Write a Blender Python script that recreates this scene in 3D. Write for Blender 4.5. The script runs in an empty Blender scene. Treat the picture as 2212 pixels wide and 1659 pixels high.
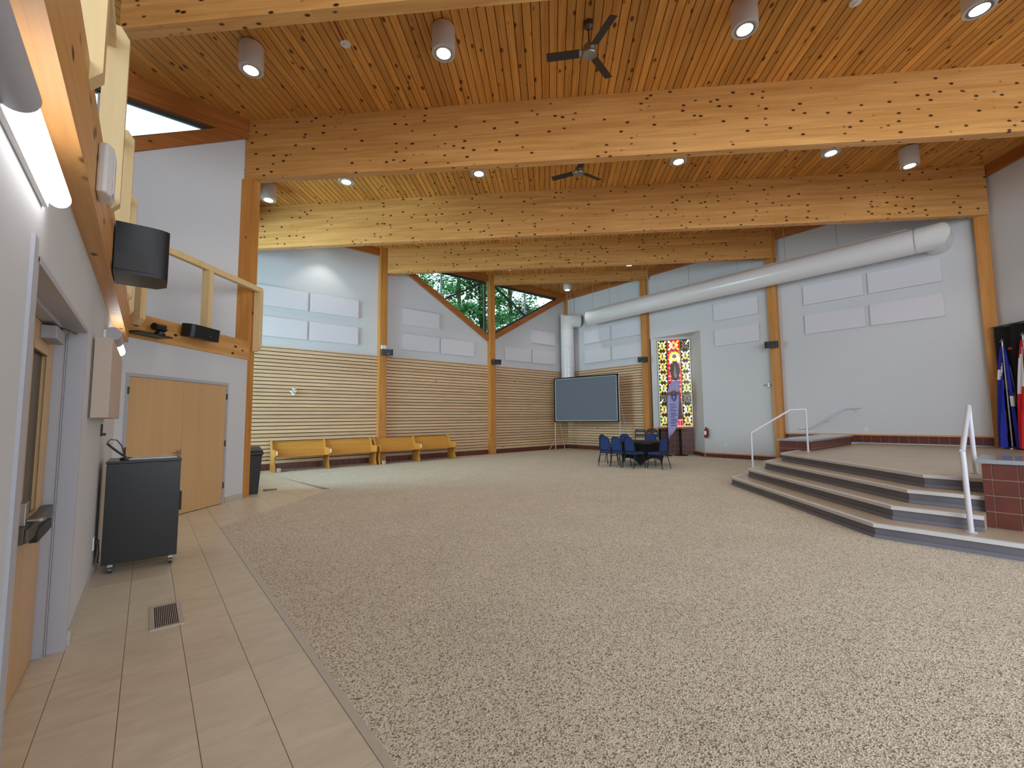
import bpy, math, random
from mathutils import Vector, Matrix
random.seed(7)
C = bpy.context.scene.collection
S = bpy.context.scene
R2 = math.sqrt(2.0)

# ---------------------------------------------------------------- camera
# world: x runs along the slatted wall, y along the right-hand wall, z up, floor at 0
F_PX, PITCH, ROLL, YAW, CZ = 940.526, 0.0789749, -0.0094148, 0.6955392, 1.519
cp, sp, cr_, sr_ = math.cos(PITCH), math.sin(PITCH), math.cos(ROLL), math.sin(ROLL)
Mr = Matrix(((cr_, sr_, 0), (-sr_, cr_, 0), (0, 0, 1)))
Mp = Matrix(((1, 0, 0), (0, -sp, cp), (0, -cp, -sp)))
Ma = Matrix(((math.cos(YAW), -math.sin(YAW), 0), (math.sin(YAW), math.cos(YAW), 0), (0, 0, 1)))
M = Mr @ Mp @ Ma
cam = bpy.data.cameras.new('camera'); camo = bpy.data.objects.new('camera', cam); C.objects.link(camo)
cam.sensor_width = 36; cam.lens = F_PX / 2212 * 36; cam.clip_start = 0.05; cam.clip_end = 300
camo.matrix_world = Matrix.Translation((0, 0, CZ)) @ M.transposed().to_4x4()
S.camera = camo

# ---------------------------------------------------------------- world, exposure
W = bpy.data.worlds.new('world'); S.world = W; W.use_nodes = True
nt = W.node_tree; nt.nodes.clear()
bg = nt.nodes.new('ShaderNodeBackground'); wo = nt.nodes.new('ShaderNodeOutputWorld')
bg.inputs['Color'].default_value = (0.80, 0.90, 1.0, 1); bg.inputs['Strength'].default_value = 1.55
nt.links.new(bg.outputs[0], wo.inputs[0])
S.view_settings.view_transform = 'Standard'; S.view_settings.look = 'None'
S.view_settings.exposure = 0.9; S.view_settings.gamma = 1.0; S.view_settings.use_curve_mapping = False
CAN_W = 54.0        # power of each ceiling can's spot
LOBBY_W = 760.0     # daylight through the lobby glazing at the left
S.cycles.max_bounces = 8; S.cycles.diffuse_bounces = 5; S.cycles.glossy_bounces = 3
S.cycles.transparent_max_bounces = 6; S.cycles.sample_clamp_indirect = 4.0
S.cycles.use_denoising = True; S.cycles.caustics_reflective = False; S.cycles.caustics_refractive = False

def area(name, loc, direction, sx, sy, power, col):
    l = bpy.data.lights.new(name, 'AREA'); l.shape = 'RECTANGLE'; l.size = sx; l.size_y = sy; l.energy = power; l.color = col
    o = bpy.data.objects.new(name, l); C.objects.link(o); o.location = loc
    o.rotation_euler = Vector(direction).to_track_quat('-Z', 'Y').to_euler(); return o
area('lobby_daylight', (-4.0, 12.7, 3.3), (1, 0.05, 0.05), 4.6, 5.0, LOBBY_W, (0.62, 0.80, 1.0))
area('rear_fill', (-3.2, -4.6, 4.2), (1, 1.05, -0.12), 9.0, 5.5, 560.0, (0.93, 0.96, 1.0))  # added fill light, unseen behind the camera, brightens the near room

# ---------------------------------------------------------------- materials
def lin(c):
    return tuple(((v / 255 / 12.92) if v / 255 <= 0.04045 else ((v / 255 + 0.055) / 1.055) ** 2.4) for v in c) + (1.0,)
MATS = {}
def mat(name, col, rough=0.5, metal=0.0, noise=0.04, nscale=20, bump=0.0, bscale=60, spec=0.5, emit=0.0, ecol=None):
    m = bpy.data.materials.new(name); m.use_nodes = True; n = m.node_tree; b = n.nodes['Principled BSDF']
    tc = n.nodes.new('ShaderNodeTexCoord'); nz = n.nodes.new('ShaderNodeTexNoise'); nz.inputs['Scale'].default_value = nscale
    nz.inputs['Detail'].default_value = 4
    n.links.new(tc.outputs['Object'], nz.inputs['Vector'])
    hs = n.nodes.new('ShaderNodeHueSaturation'); hs.inputs['Color'].default_value = lin(col)
    mr = n.nodes.new('ShaderNodeMapRange'); mr.inputs['To Min'].default_value = 1 - noise * 2; mr.inputs['To Max'].default_value = 1 + noise * 2
    n.links.new(nz.outputs['Fac'], mr.inputs['Value']); n.links.new(mr.outputs[0], hs.inputs['Value'])
    n.links.new(hs.outputs[0], b.inputs['Base Color'])
    b.inputs['Roughness'].default_value = rough; b.inputs['Metallic'].default_value = metal
    b.inputs['Specular IOR Level'].default_value = spec
    if bump:
        bn = n.nodes.new('ShaderNodeTexNoise'); bn.inputs['Scale'].default_value = bscale; n.links.new(tc.outputs['Object'], bn.inputs['Vector'])
        bp = n.nodes.new('ShaderNodeBump'); bp.inputs['Strength'].default_value = bump; bp.inputs['Distance'].default_value = 0.01
        n.links.new(bn.outputs['Fac'], bp.inputs['Height']); n.links.new(bp.outputs[0], b.inputs['Normal'])
    if emit:
        b.inputs['Emission Color'].default_value = lin(ecol or col); b.inputs['Emission Strength'].default_value = emit
    MATS[name] = m; return m

def wood(name, c1, c2, knot=None, axis=0, grain=14, rough=0.42, kscale=4.0, kr=0.055, kth=0.45, var=0.12, lam=0.0, spec=0.4):
    """c1/c2 grain colours, knots of colour `knot`, grain along `axis`, lam = laminate height for glulam bands"""
    m = bpy.data.materials.new(name); m.use_nodes = True; n = m.node_tree; b = n.nodes['Principled BSDF']; L = n.links.new
    tc = n.nodes.new('ShaderNodeTexCoord'); oi = n.nodes.new('ShaderNodeObjectInfo')
    ad = n.nodes.new('ShaderNodeVectorMath'); ad.operation = 'ADD'
    ml = n.nodes.new('ShaderNodeMath'); ml.operation = 'MULTIPLY'; ml.inputs[1].default_value = 37.0
    L(oi.outputs['Random'], ml.inputs[0]); L(tc.outputs['Object'], ad.inputs[0]); L(ml.outputs[0], ad.inputs[1])
    mp = n.nodes.new('ShaderNodeMapping'); sc = [grain] * 3; sc[axis] = grain * 0.055; mp.inputs['Scale'].default_value = sc
    L(ad.outputs[0], mp.inputs['Vector'])
    nz = n.nodes.new('ShaderNodeTexNoise'); nz.inputs['Scale'].default_value = 1.0; nz.inputs['Detail'].default_value = 5; nz.inputs['Roughness'].default_value = 0.65
    nz.inputs['Distortion'].default_value = 0.6
    L(mp.outputs[0], nz.inputs['Vector'])
    rp = n.nodes.new('ShaderNodeValToRGB'); rp.color_ramp.elements[0].position = 0.3; rp.color_ramp.elements[1].position = 0.72
    rp.color_ramp.elements[0].color = lin(c1); rp.color_ramp.elements[1].color = lin(c2)
    L(nz.outputs['Fac'], rp.inputs['Fac']); col = rp.outputs[0]
    hs = n.nodes.new('ShaderNodeHueSaturation')
    mr = n.nodes.new('ShaderNodeMapRange'); mr.inputs['To Min'].default_value = 1 - var; mr.inputs['To Max'].default_value = 1 + var
    if lam:
        bt = n.nodes.new('ShaderNodeTexWhiteNoise'); bt.noise_dimensions = '2D'
        sx = n.nodes.new('ShaderNodeSeparateXYZ'); cb = n.nodes.new('ShaderNodeCombineXYZ'); L(ad.outputs[0], sx.inputs[0])
        za = 2 if axis != 2 else 0
        d1 = n.nodes.new('ShaderNodeMath'); d1.operation = 'DIVIDE'; d1.inputs[1].default_value = lam; L(sx.outputs[za], d1.inputs[0])
        f1 = n.nodes.new('ShaderNodeMath'); f1.operation = 'FLOOR'; L(d1.outputs[0], f1.inputs[0])
        w1 = n.nodes.new('ShaderNodeMath'); w1.operation = 'MULTIPLY_ADD'; w1.inputs[1].default_value = 2.37; L(f1.outputs[0], w1.inputs[0])
        d2 = n.nodes.new('ShaderNodeMath'); d2.operation = 'DIVIDE'; d2.inputs[1].default_value = 2.9; L(sx.outputs[axis], d2.inputs[0]); L(d2.outputs[0], w1.inputs[2])
        f2 = n.nodes.new('ShaderNodeMath'); f2.operation = 'FLOOR'; L(w1.outputs[0], f2.inputs[0])
        L(f1.outputs[0], cb.inputs[0]); L(f2.outputs[0], cb.inputs[1]); L(cb.outputs[0], bt.inputs['Vector']); L(bt.outputs['Value'], mr.inputs['Value'])
    else:
        L(oi.outputs['Random'], mr.inputs['Value'])
    L(mr.outputs[0], hs.inputs['Value']); L(col, hs.inputs['Color']); col = hs.outputs[0]
    if knot:
        m2 = n.nodes.new('ShaderNodeMapping'); s2 = [kscale * 1.0] * 3; s2[axis] = kscale * 0.55; m2.inputs['Scale'].default_value = s2; L(ad.outputs[0], m2.inputs['Vector'])
        vo = n.nodes.new('ShaderNodeTexVoronoi'); vo.inputs['Scale'].default_value = 1.0; L(m2.outputs[0], vo.inputs['Vector'])
        r2 = n.nodes.new('ShaderNodeMapRange'); r2.inputs['From Min'].default_value = kr; r2.inputs['From Max'].default_value = kr * 1.8
        r2.inputs['To Min'].default_value = 1; r2.inputs['To Max'].default_value = 0; L(vo.outputs['Distance'], r2.inputs['Value'])
        sc2 = n.nodes.new('ShaderNodeSeparateColor'); L(vo.outputs['Color'], sc2.inputs[0])
        gt = n.nodes.new('ShaderNodeMath'); gt.operation = 'GREATER_THAN'; gt.inputs[1].default_value = kth; L(sc2.outputs[0], gt.inputs[0])
        mu = n.nodes.new('ShaderNodeMath'); mu.operation = 'MULTIPLY'; L(r2.outputs[0], mu.inputs[0]); L(gt.outputs[0], mu.inputs[1])
        mx = n.nodes.new('ShaderNodeMix'); mx.data_type = 'RGBA'; L(mu.outputs[0], mx.inputs['Factor']); L(col, mx.inputs['A']); mx.inputs['B'].default_value = lin(knot)
        col = mx.outputs['Result']
    L(col, b.inputs['Base Color']); b.inputs['Roughness'].default_value = rough; b.inputs['Specular IOR Level'].default_value = spec
    MATS[name] = m; return m

wood('ceiling_board', (184, 122, 52), (222, 162, 84), knot=(96, 50, 16), axis=0, grain=16, kscale=6.5, kr=0.13, kth=0.35, var=0.17, rough=0.5)
wood('glulam', (186, 128, 66), (218, 166, 100), knot=(48, 22, 8), axis=0, grain=9, kscale=8.5, kr=0.13, kth=0.30, var=0.07, lam=0.045, rough=0.45)
wood('post_wood', (176, 112, 46), (206, 146, 74), knot=(90, 44, 14), axis=2, grain=11, kscale=5.0, kr=0.07, kth=0.75, var=0.05, rough=0.45)
wood('plate_wood', (150, 88, 38), (184, 118, 58), knot=(70, 34, 12), axis=0, grain=11, kscale=5.0, kr=0.07, kth=0.7, var=0.06, rough=0.45)
wood('rail_wood', (214, 184, 130), (228, 202, 154), axis=2, grain=8, var=0.03, rough=0.5)
wood('slat_wood', (206, 168, 128), (226, 194, 158), knot=(150, 100, 60), axis=0, grain=18, kscale=3.0, kr=0.05, kth=0.8, var=0.09, rough=0.5)
wood('slat_wood_y', (206, 168, 128), (226, 194, 158), knot=(150, 100, 60), axis=1, grain=18, kscale=3.0, kr=0.05, kth=0.8, var=0.09, rough=0.5)
wood('door_wood', (200, 160, 112), (210, 172, 124), axis=2, grain=5, var=0.02, rough=0.42)
wood('pew_wood', (190, 132, 56), (206, 150, 70), axis=0, grain=9, var=0.03, rough=0.35)
wood('trim_wood', (206, 150, 96), (220, 168, 116), axis=1, grain=9, var=0.03)
mat('wall_paint', (206, 208, 212), rough=0.75, noise=0.012, nscale=1.5)
mat('frame_paint', (176, 176, 184), rough=0.45, noise=0.01)
mat('trim_paint', (196, 194, 186), rough=0.5, noise=0.01)
mat('panel_fabric', (216, 214, 222), rough=0.9, noise=0.015, nscale=60, bump=0.1, bscale=300)
mat('groove_dark', (26, 14, 8), rough=0.9)
mat('slat_backing', (24, 12, 10), rough=0.95)
mat('brick_tile', (98, 50, 42), rough=0.35, noise=0.16, nscale=4)
mat('grout', (158, 134, 120), rough=0.9)
mat('black_plastic', (14, 14, 16), rough=0.45, noise=0.02)
mat('dark_grille', (58, 56, 58), rough=0.6, noise=0.05, nscale=200)
mat('black_fabric', (10, 10, 12), rough=0.85, noise=0.08, nscale=40)
mat('black_laminate', (16, 16, 17), rough=0.3, noise=0.03)
mat('blue_fabric', (34, 58, 112), rough=0.9, noise=0.05, nscale=80)
mat('white_metal', (214, 212, 212), rough=0.35, noise=0.01)
mat('duct_paint', (222, 222, 224), rough=0.22, noise=0.01, spec=0.6)
mat('rail_paint', (206, 208, 218), rough=0.3, noise=0.01)
mat('steel', (170, 168, 164), rough=0.3, metal=0.9, noise=0.02)
mat('dark_steel', (96, 90, 84), rough=0.4, metal=0.7, noise=0.03)
mat('fan_blade', (48, 44, 42), rough=0.5)
mat('mullion', (70, 76, 84), rough=0.4, metal=0.3)
mat('mullion_light', (190, 200, 214), rough=0.4)
mat('lens', (255, 250, 240), rough=0.4, emit=9.0, ecol=(255, 250, 238))
mat('tube_lit', (255, 253, 250), rough=0.4, emit=4.5, ecol=(255, 252, 250))
mat('stone_cap', (150, 156, 164), rough=0.12, noise=0.05, nscale=6)
mat('nosing', (206, 206, 208), rough=0.5)
mat('riser_vinyl', (104, 104, 112), rough=0.45, noise=0.12, nscale=3)
mat('cove_vinyl', (116, 118, 132), rough=0.4, noise=0.04)
mat('stage_vinyl', (182, 166, 144), rough=0.35, noise=0.10, nscale=2.5)
mat('screen_fabric', (104, 112, 124), rough=0.85, noise=0.02)
mat('screen_edge', (196, 198, 202), rough=0.6)
mat('leg_alu', (196, 180, 170), rough=0.4, metal=0.4)
mat('white_plastic', (226, 224, 224), rough=0.5, noise=0.01)
mat('cabinet_fabric', (196, 176, 162), rough=0.9, noise=0.03, nscale=90)
mat('cabinet_side', (140, 128, 118), rough=0.8, noise=0.03)
mat('paper', (236, 236, 236), rough=0.8)
mat('red_paint', (150, 20, 34), rough=0.3)
mat('red_wire', (120, 30, 20), rough=0.5)
mat('flag_blue', (22, 34, 160), rough=0.7, noise=0.03)
mat('flag_red', (206, 22, 30), rough=0.7, noise=0.03)
mat('flag_white', (228, 226, 232), rough=0.7, noise=0.02)
mat('curtain_black', (8, 8, 9), rough=0.95, noise=0.05, nscale=6)
mat('banner_cloth', (168, 160, 206), rough=0.7, noise=0.03, nscale=5)
mat('banner_blue', (52, 58, 140), rough=0.7)
mat('banner_brown', (140, 92, 76), rough=0.7)
mat('bark', (96, 84, 70), rough=0.9, noise=0.2, nscale=8)
mat('vent_metal', (196, 190, 180), rough=0.4, metal=0.2)
mat('lead', (120, 108, 84), rough=0.5, metal=0.3)
mat('switch_grey', (150, 150, 155), rough=0.4)

def carpet():
    m = bpy.data.materials.new('pebble_carpet'); m.use_nodes = True; n = m.node_tree; b = n.nodes['Principled BSDF']; L = n.links.new
    tc = n.nodes.new('ShaderNodeTexCoord')
    v = n.nodes.new('ShaderNodeTexVoronoi'); v.inputs['Scale'].default_value = 125; L(tc.outputs['Object'], v.inputs['Vector'])
    sc = n.nodes.new('ShaderNodeSeparateColor'); L(v.outputs['Color'], sc.inputs[0])
    r = n.nodes.new('ShaderNodeValToRGB'); cr = r.color_ramp; cr.interpolation = 'CONSTANT'
    cr.elements[0].position = 0; cr.elements[0].color = lin((138, 126, 108)); cr.elements[1].position = 0.15; cr.elements[1].color = lin((184, 172, 152))
    for p, c in ((0.30, (212, 202, 184)), (0.62, (222, 214, 198)), (0.84, (234, 228, 216))):
        e = cr.elements.new(p); e.color = lin(c)
    L(sc.outputs[0], r.inputs['Fac'])
    nz = n.nodes.new('ShaderNodeTexNoise'); nz.inputs['Scale'].default_value = 1.3; L(tc.outputs['Object'], nz.inputs['Vector'])
    mr = n.nodes.new('ShaderNodeMapRange'); mr.inputs['To Min'].default_value = 0.9; mr.inputs['To Max'].default_value = 1.08; L(nz.outputs['Fac'], mr.inputs['Value'])
    hs = n.nodes.new('ShaderNodeHueSaturation'); L(mr.outputs[0], hs.inputs['Value']); L(r.outputs[0], hs.inputs['Color'])
    L(hs.outputs[0], b.inputs['Base Color']); b.inputs['Roughness'].default_value = 0.9; b.inputs['Specular IOR Level'].default_value = 0.15
    bp = n.nodes.new('ShaderNodeBump'); bp.inputs['Strength'].default_value = 0.7; bp.inputs['Distance'].default_value = 0.006
    L(v.outputs['Distance'], bp.inputs['Height']); L(bp.outputs[0], b.inputs['Normal']); MATS['pebble_carpet'] = m
carpet()
def tilemat():
    m = bpy.data.materials.new('floor_tile'); m.use_nodes = True; n = m.node_tree; b = n.nodes['Principled BSDF']; L = n.links.new
    tc = n.nodes.new('ShaderNodeTexCoord'); oi = n.nodes.new('ShaderNodeObjectInfo'); ad = n.nodes.new('ShaderNodeVectorMath'); ad.operation = 'ADD'
    ml = n.nodes.new('ShaderNodeMath'); ml.operation = 'MULTIPLY'; ml.inputs[1].default_value = 23.0; L(oi.outputs['Random'], ml.inputs[0])
    L(tc.outputs['Object'], ad.inputs[0]); L(ml.outputs[0], ad.inputs[1])
    mp = n.nodes.new('ShaderNodeMapping'); mp.inputs['Scale'].default_value = (3, 8, 3); L(ad.outputs[0], mp.inputs['Vector'])
    nz = n.nodes.new('ShaderNodeTexNoise'); nz.inputs['Scale'].default_value = 1; nz.inputs['Detail'].default_value = 4; nz.inputs['Distortion'].default_value = 1; L(mp.outputs[0], nz.inputs['Vector'])
    r = n.nodes.new('ShaderNodeValToRGB'); r.color_ramp.elements[0].position = 0.3; r.color_ramp.elements[1].position = 0.7
    r.color_ramp.elements[0].color = lin((204, 194, 172)); r.color_ramp.elements[1].color = lin((218, 208, 188)); L(nz.outputs['Fac'], r.inputs['Fac'])
    hs = n.nodes.new('ShaderNodeHueSaturation'); mr = n.nodes.new('ShaderNodeMapRange'); mr.inputs['To Min'].default_value = 0.97; mr.inputs['To Max'].default_value = 1.03
    L(oi.outputs['Random'], mr.inputs['Value']); L(mr.outputs[0], hs.inputs['Value']); L(r.outputs[0], hs.inputs['Color']); L(hs.outputs[0], b.inputs['Base Color'])
    b.inputs['Roughness'].default_value = 0.35; MATS['floor_tile'] = m
tilemat()
def leafmat(name, c1, c2):
    m = bpy.data.materials.new(name); m.use_nodes = True; n = m.node_tree; n.nodes.clear(); L = n.links.new
    o = n.nodes.new('ShaderNodeOutputMaterial'); d = n.nodes.new('ShaderNodeBsdfDiffuse'); t = n.nodes.new('ShaderNodeBsdfTranslucent'); mx = n.nodes.new('ShaderNodeMixShader')
    tc = n.nodes.new('ShaderNodeTexCoord'); nz = n.nodes.new('ShaderNodeTexNoise'); nz.inputs['Scale'].default_value = 1.5; L(tc.outputs['Object'], nz.inputs['Vector'])
    r = n.nodes.new('ShaderNodeValToRGB'); r.color_ramp.elements[0].position = .35; r.color_ramp.elements[1].position = .65
    r.color_ramp.elements[0].color = lin(c1); r.color_ramp.elements[1].color = lin(c2); L(nz.outputs['Fac'], r.inputs[0])
    L(r.outputs[0], d.inputs[0]); L(r.outputs[0], t.inputs[0]); mx.inputs[0].default_value = 0.45; L(d.outputs[0], mx.inputs[1]); L(t.outputs[0], mx.inputs[2]); L(mx.outputs[0], o.inputs[0]); MATS[name] = m
leafmat('leaf', (30, 92, 44), (112, 176, 116))
def glassmat(name, col, tint=1.0):
    m = bpy.data.materials.new(name); m.use_nodes = True; n = m.node_tree; n.nodes.clear(); L = n.links.new
    o = n.nodes.new('ShaderNodeOutputMaterial'); t = n.nodes.new('ShaderNodeBsdfTransparent'); g = n.nodes.new('ShaderNodeBsdfGlossy'); g.inputs['Roughness'].default_value = 0.05
    t.inputs[0].default_value = lin(col); fr = n.nodes.new('ShaderNodeFresnel'); fr.inputs[0].default_value = 1.35; mx = n.nodes.new('ShaderNodeMixShader')
    L(fr.outputs[0], mx.inputs[0]); L(t.outputs[0], mx.inputs[1]); L(g.outputs[0], mx.inputs[2]); L(mx.outputs[0], o.inputs[0]); MATS[name] = m
glassmat('clear_glass', (232, 244, 240)); 
def artglass(name, col, k=0.55):        # glow put into the glass itself, standing in for daylight behind it
    m = mat(name, col, rough=0.15, noise=0.25, nscale=7, emit=0.0)
    n = m.node_tree; b = n.nodes['Principled BSDF']; hs = [x for x in n.nodes if x.type == 'HUE_SAT'][0]
    n.links.new(hs.outputs[0], b.inputs['Emission Color']); b.inputs['Emission Strength'].default_value = k
artglass('glass_dark', (34, 30, 16)); artglass('glass_gold', (226, 182, 60)); artglass('glass_pale', (236, 232, 200)); artglass('glass_orange', (214, 110, 36))
artglass('glass_red', (190, 16, 24)); artglass('glass_robe', (58, 44, 46)); artglass('glass_green', (190, 220, 70)); artglass('glass_smoke', (104, 98, 84))

# ---------------------------------------------------------------- mesh helpers
class MB:
    def __init__(s): s.v = []; s.f = []; s.m = []
    def add(s, vs, fs, mi=0):
        o = len(s.v); s.v += [tuple(p) for p in vs]; s.f += [tuple(i + o for i in f) for f in fs]; s.m += [mi] * len(fs); return s
    def box(s, x0, x1, y0, y1, z0, z1, mi=0):
        return s.add([(x0, y0, z0), (x1, y0, z0), (x1, y1, z0), (x0, y1, z0), (x0, y0, z1), (x1, y0, z1), (x1, y1, z1), (x0, y1, z1)],
                     [(0, 3, 2, 1), (4, 5, 6, 7), (0, 1, 5, 4), (1, 2, 6, 5), (2, 3, 7, 6), (3, 0, 4, 7)], mi)
    def ob(s, o, a, b, c, mi=0):          # parallelepiped from corner o with edge vectors a, b, c
        o, a, b, c = map(Vector, (o, a, b, c))
        return s.add([o, o + a, o + a + b, o + b, o + c, o + a + c, o + a + b + c, o + b + c],
                     [(0, 3, 2, 1), (4, 5, 6, 7), (0, 1, 5, 4), (1, 2, 6, 5), (2, 3, 7, 6), (3, 0, 4, 7)], mi)
    def ext(s, pts, d, mi=0):             # extrude a planar 3-D polygon by vector d
        n = len(pts); d = Vector(d); a = [Vector(p) for p in pts]
        return s.add(a + [p + d for p in a], [tuple(range(n))[::-1], tuple(range(n, 2 * n))] + [(i, (i + 1) % n, n + (i + 1) % n, n + i) for i in range(n)], mi)
    def cyl(s, p, q, r, r2=None, n=16, mi=0, cap=True):
        p, q = Vector(p), Vector(q); r2 = r if r2 is None else r2; d = (q - p).normalized()
        a = d.orthogonal().normalized(); b = d.cross(a); vs = []
        for c, rr in ((p, r), (q, r2)):
            for i in range(n):
                t = 2 * math.pi * i / n; vs.append(c + (a * math.cos(t) + b * math.sin(t)) * rr)
        fs = [(i, (i + 1) % n, n + (i + 1) % n, n + i) for i in range(n)]
        if cap: fs += [tuple(range(n))[::-1], tuple(range(n, 2 * n))]
        return s.add(vs, fs, mi)
    def path(s, pts, r, n=10, mi=0):
        pts = [Vector(p) for p in pts]; k = len(pts); vs = []; a = None
        for i, p in enumerate(pts):
            d = (pts[min(i + 1, k - 1)] - pts[max(i - 1, 0)]).normalized()
            a = d.orthogonal().normalized() if a is None else (a - d * a.dot(d)).normalized(); b = d.cross(a)
            rr = r
            if 0 < i < k - 1:
                c = (pts[i] - pts[i - 1]).normalized().dot((pts[i + 1] - pts[i]).normalized()); rr = r / math.sqrt(max((1 + c) / 2, .3))
            vs += [p + (a * math.cos(2 * math.pi * j / n) + b * math.sin(2 * math.pi * j / n)) * (rr if False else r) for j in range(n)]
        fs = [(i * n + j, i * n + (j + 1) % n, (i + 1) * n + (j + 1) % n, (i + 1) * n + j) for i in range(k - 1) for j in range(n)]
        fs += [tuple(range(n))[::-1], tuple(range((k - 1) * n, k * n))]
        return s.add(vs, fs, mi)
    def lathe(s, prof, c=(0, 0, 0), n=24, mi=0):
        vs = []; k = len(prof)
        for r, z in prof:
            for i in range(n):
                t = 2 * math.pi * i / n; vs.append((c[0] + r * math.cos(t), c[1] + r * math.sin(t), c[2] + z))
        fs = [(i * n + j, i * n + (j + 1) % n, (i + 1) * n + (j + 1) % n, (i + 1) * n + j) for i in range(k - 1) for j in range(n)]
        if prof[0][0] > 1e-6: fs.append(tuple(range(n))[::-1])
        if prof[-1][0] > 1e-6: fs.append(tuple(range((k - 1) * n, k * n)))
        return s.add(vs, fs, mi)
    def sphere(s, c, r, n=12, mi=0, sz=1.0):
        return s.lathe([(max(r * math.sin(math.pi * i / 8), 1e-4), -r * sz * math.cos(math.pi * i / 8)) for i in range(9)], c, n, mi)

def wloc(o):
    v = Vector((0, 0, 0))
    while o: v += o.location; o = o.parent
    return v
def tag(o, label=None, cat=None, group=None, kind=None):
    if label: o['label'] = label
    if cat: o['category'] = cat
    if group: o['group'] = group
    if kind: o['kind'] = kind
    return o
def put(name, mb, mats, parent=None, label=None, cat=None, group=None, kind=None, smooth=False, bevel=0, loc=None, rot=None, local=False, auto=None):
    """vertices are given in world axes; they are stored about the parent's (or loc's) origin"""
    base = wloc(parent) if parent else Vector((0, 0, 0))
    off = base + (Vector(loc) if loc else Vector((0, 0, 0)))
    me = bpy.data.meshes.new(name)
    vs = mb.v if local else [(p[0] - off.x, p[1] - off.y, p[2] - off.z) for p in mb.v]
    me.from_pydata(vs, [], mb.f)
    for mm in (mats if isinstance(mats, (list, tuple)) else [mats]): me.materials.append(MATS[mm])
    if any(mb.m): me.polygons.foreach_set('material_index', mb.m)
    o = bpy.data.objects.new(name, me); C.objects.link(o)
    if loc: o.location = loc
    if rot: o.rotation_euler = rot
    if parent: o.parent = parent
    tag(o, label, cat, group, kind)
    if smooth:
        me.polygons.foreach_set('use_smooth', [True] * len(me.polygons))
        md = o.modifiers.new('edges', 'EDGE_SPLIT'); md.split_angle = math.radians(auto or 40)
    if bevel:
        md = o.modifiers.new('bevel', 'BEVEL'); md.width = bevel; md.segments = 2; md.limit_method = 'ANGLE'
    me.update(); return o
def root(name, loc, label, cat, group=None, rz=0.0):
    o = bpy.data.objects.new(name, None); C.objects.link(o); o.location = loc; o.rotation_euler = (0, 0, rz); o.empty_display_size = 0.1
    return tag(o, label, cat, group)
def dup(o, parent=None, memo=None):
    c = o.copy(); C.objects.link(c); c.parent = parent
    for ch in list(o.children): dup(ch, c)
    return c
def sl(o, name=None):                       # a light parented to o
    pass
def clip(poly, a, b, c):                    # keep a*x + b*y <= c
    out = []
    for i in range(len(poly)):
        p, q = poly[i], poly[(i + 1) % len(poly)]; fp = a * p[0] + b * p[1] - c; fq = a * q[0] + b * q[1] - c
        if fp <= 1e-9: out.append(p)
        if (fp < -1e-9 and fq > 1e-9) or (fp > 1e-9 and fq < -1e-9):
            t = fp / (fp - fq); out.append((p[0] + t * (q[0] - p[0]), p[1] + t * (q[1] - p[1])))
    return out
def clip_poly(poly, region):                # region: convex, counter-clockwise
    for i in range(len(region)):
        p, q = region[i], region[(i + 1) % len(region)]; a, b = (q[1] - p[1]), -(q[0] - p[0])
        poly = clip(poly, a, b, a * p[0] + b * p[1])
        if len(poly) < 3: return []
    return poly
exec_order = None
# >>>STRUCT
XW, YW, ZC, ZP = 16.35, 15.2, 7.85, 7.57
STR = 'structure'
D = Vector((1 / R2, 1 / R2, 0)); N = Vector((1 / R2, -1 / R2, 0)); O0 = Vector((-0.36, 8.25, 0))
def DP(t, off, z): return tuple(O0 + D * t + N * off + Vector((0, 0, z)))

# ---------------------------------------------------------------- floor
fl = put('floor', MB().box(-8, 18, -8, 20, -0.3, -0.004), 'grout', kind=STR)
CARP = [(0.905, -6), (16.35, -6), (16.35, 8.145), (17.1, 8.95), (16.5, 10.2), (16.35, 15.2), (2.62, 15.2), (2.75, 13.6), (3.19, 10.1), (0.905, 7.64)]
put('carpet_field', MB().ext([(x, y, -0.004) for x, y in CARP], (0, 0, 0.004)), 'pebble_carpet', fl)
put('edge_strip', MB().ext([(0.86, -6, -0.004), (0.905, -6, -0.004), (0.905, 7.64, -0.004), (0.86, 7.6, -0.004)], (0, 0, 0.007)), 'vent_metal', fl)
tile_regions = [[(-0.56, -1.5), (0.86, -1.5), (0.86, 7.6), (-0.36, 7.6), (-0.36, 4.6), (-0.56, 4.6)],
                [(-0.36, 7.6), (0.86, 7.6), (3.19, 10.1), (1.6, 10.22), (-0.36, 8.25)], [(1.5, 10.22), (3.19, 10.1), (2.75, 13.6), (2.62, 15.2), (1.5, 15.2)]]
# grid measured on the floor: columns every 0.3048 m, rows every 0.6096 m
TX, TY, A, B = 0.86 - 4 * 0.3048, 3.212, 0.3048, 0.6096
for ri, reg in enumerate(tile_regions):
    if ri == 0: reg = [(-0.56, -1.5), (0.86, -1.5), (0.86, 7.6), (-0.56, 7.6)]
    i0, i1, j0, j1 = (-2, 5, -8, 8) if ri == 0 else ((-2, 15, 6, 20))
    for i in range(i0, i1):
        for j in range(j0, j1):
            x0, y0 = TX + i * A, TY + j * B; g = 0.0018
            p = clip_poly([(x0 + g, y0 + g), (x0 + A - g, y0 + g), (x0 + A - g, y0 + B - g), (x0 + g, y0 + B - g)], reg)
            if len(p) < 3: continue
            put('tile', MB().ext([(x, y, -0.004) for x, y in p], (0, 0, 0.004)), 'floor_tile', fl)

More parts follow.
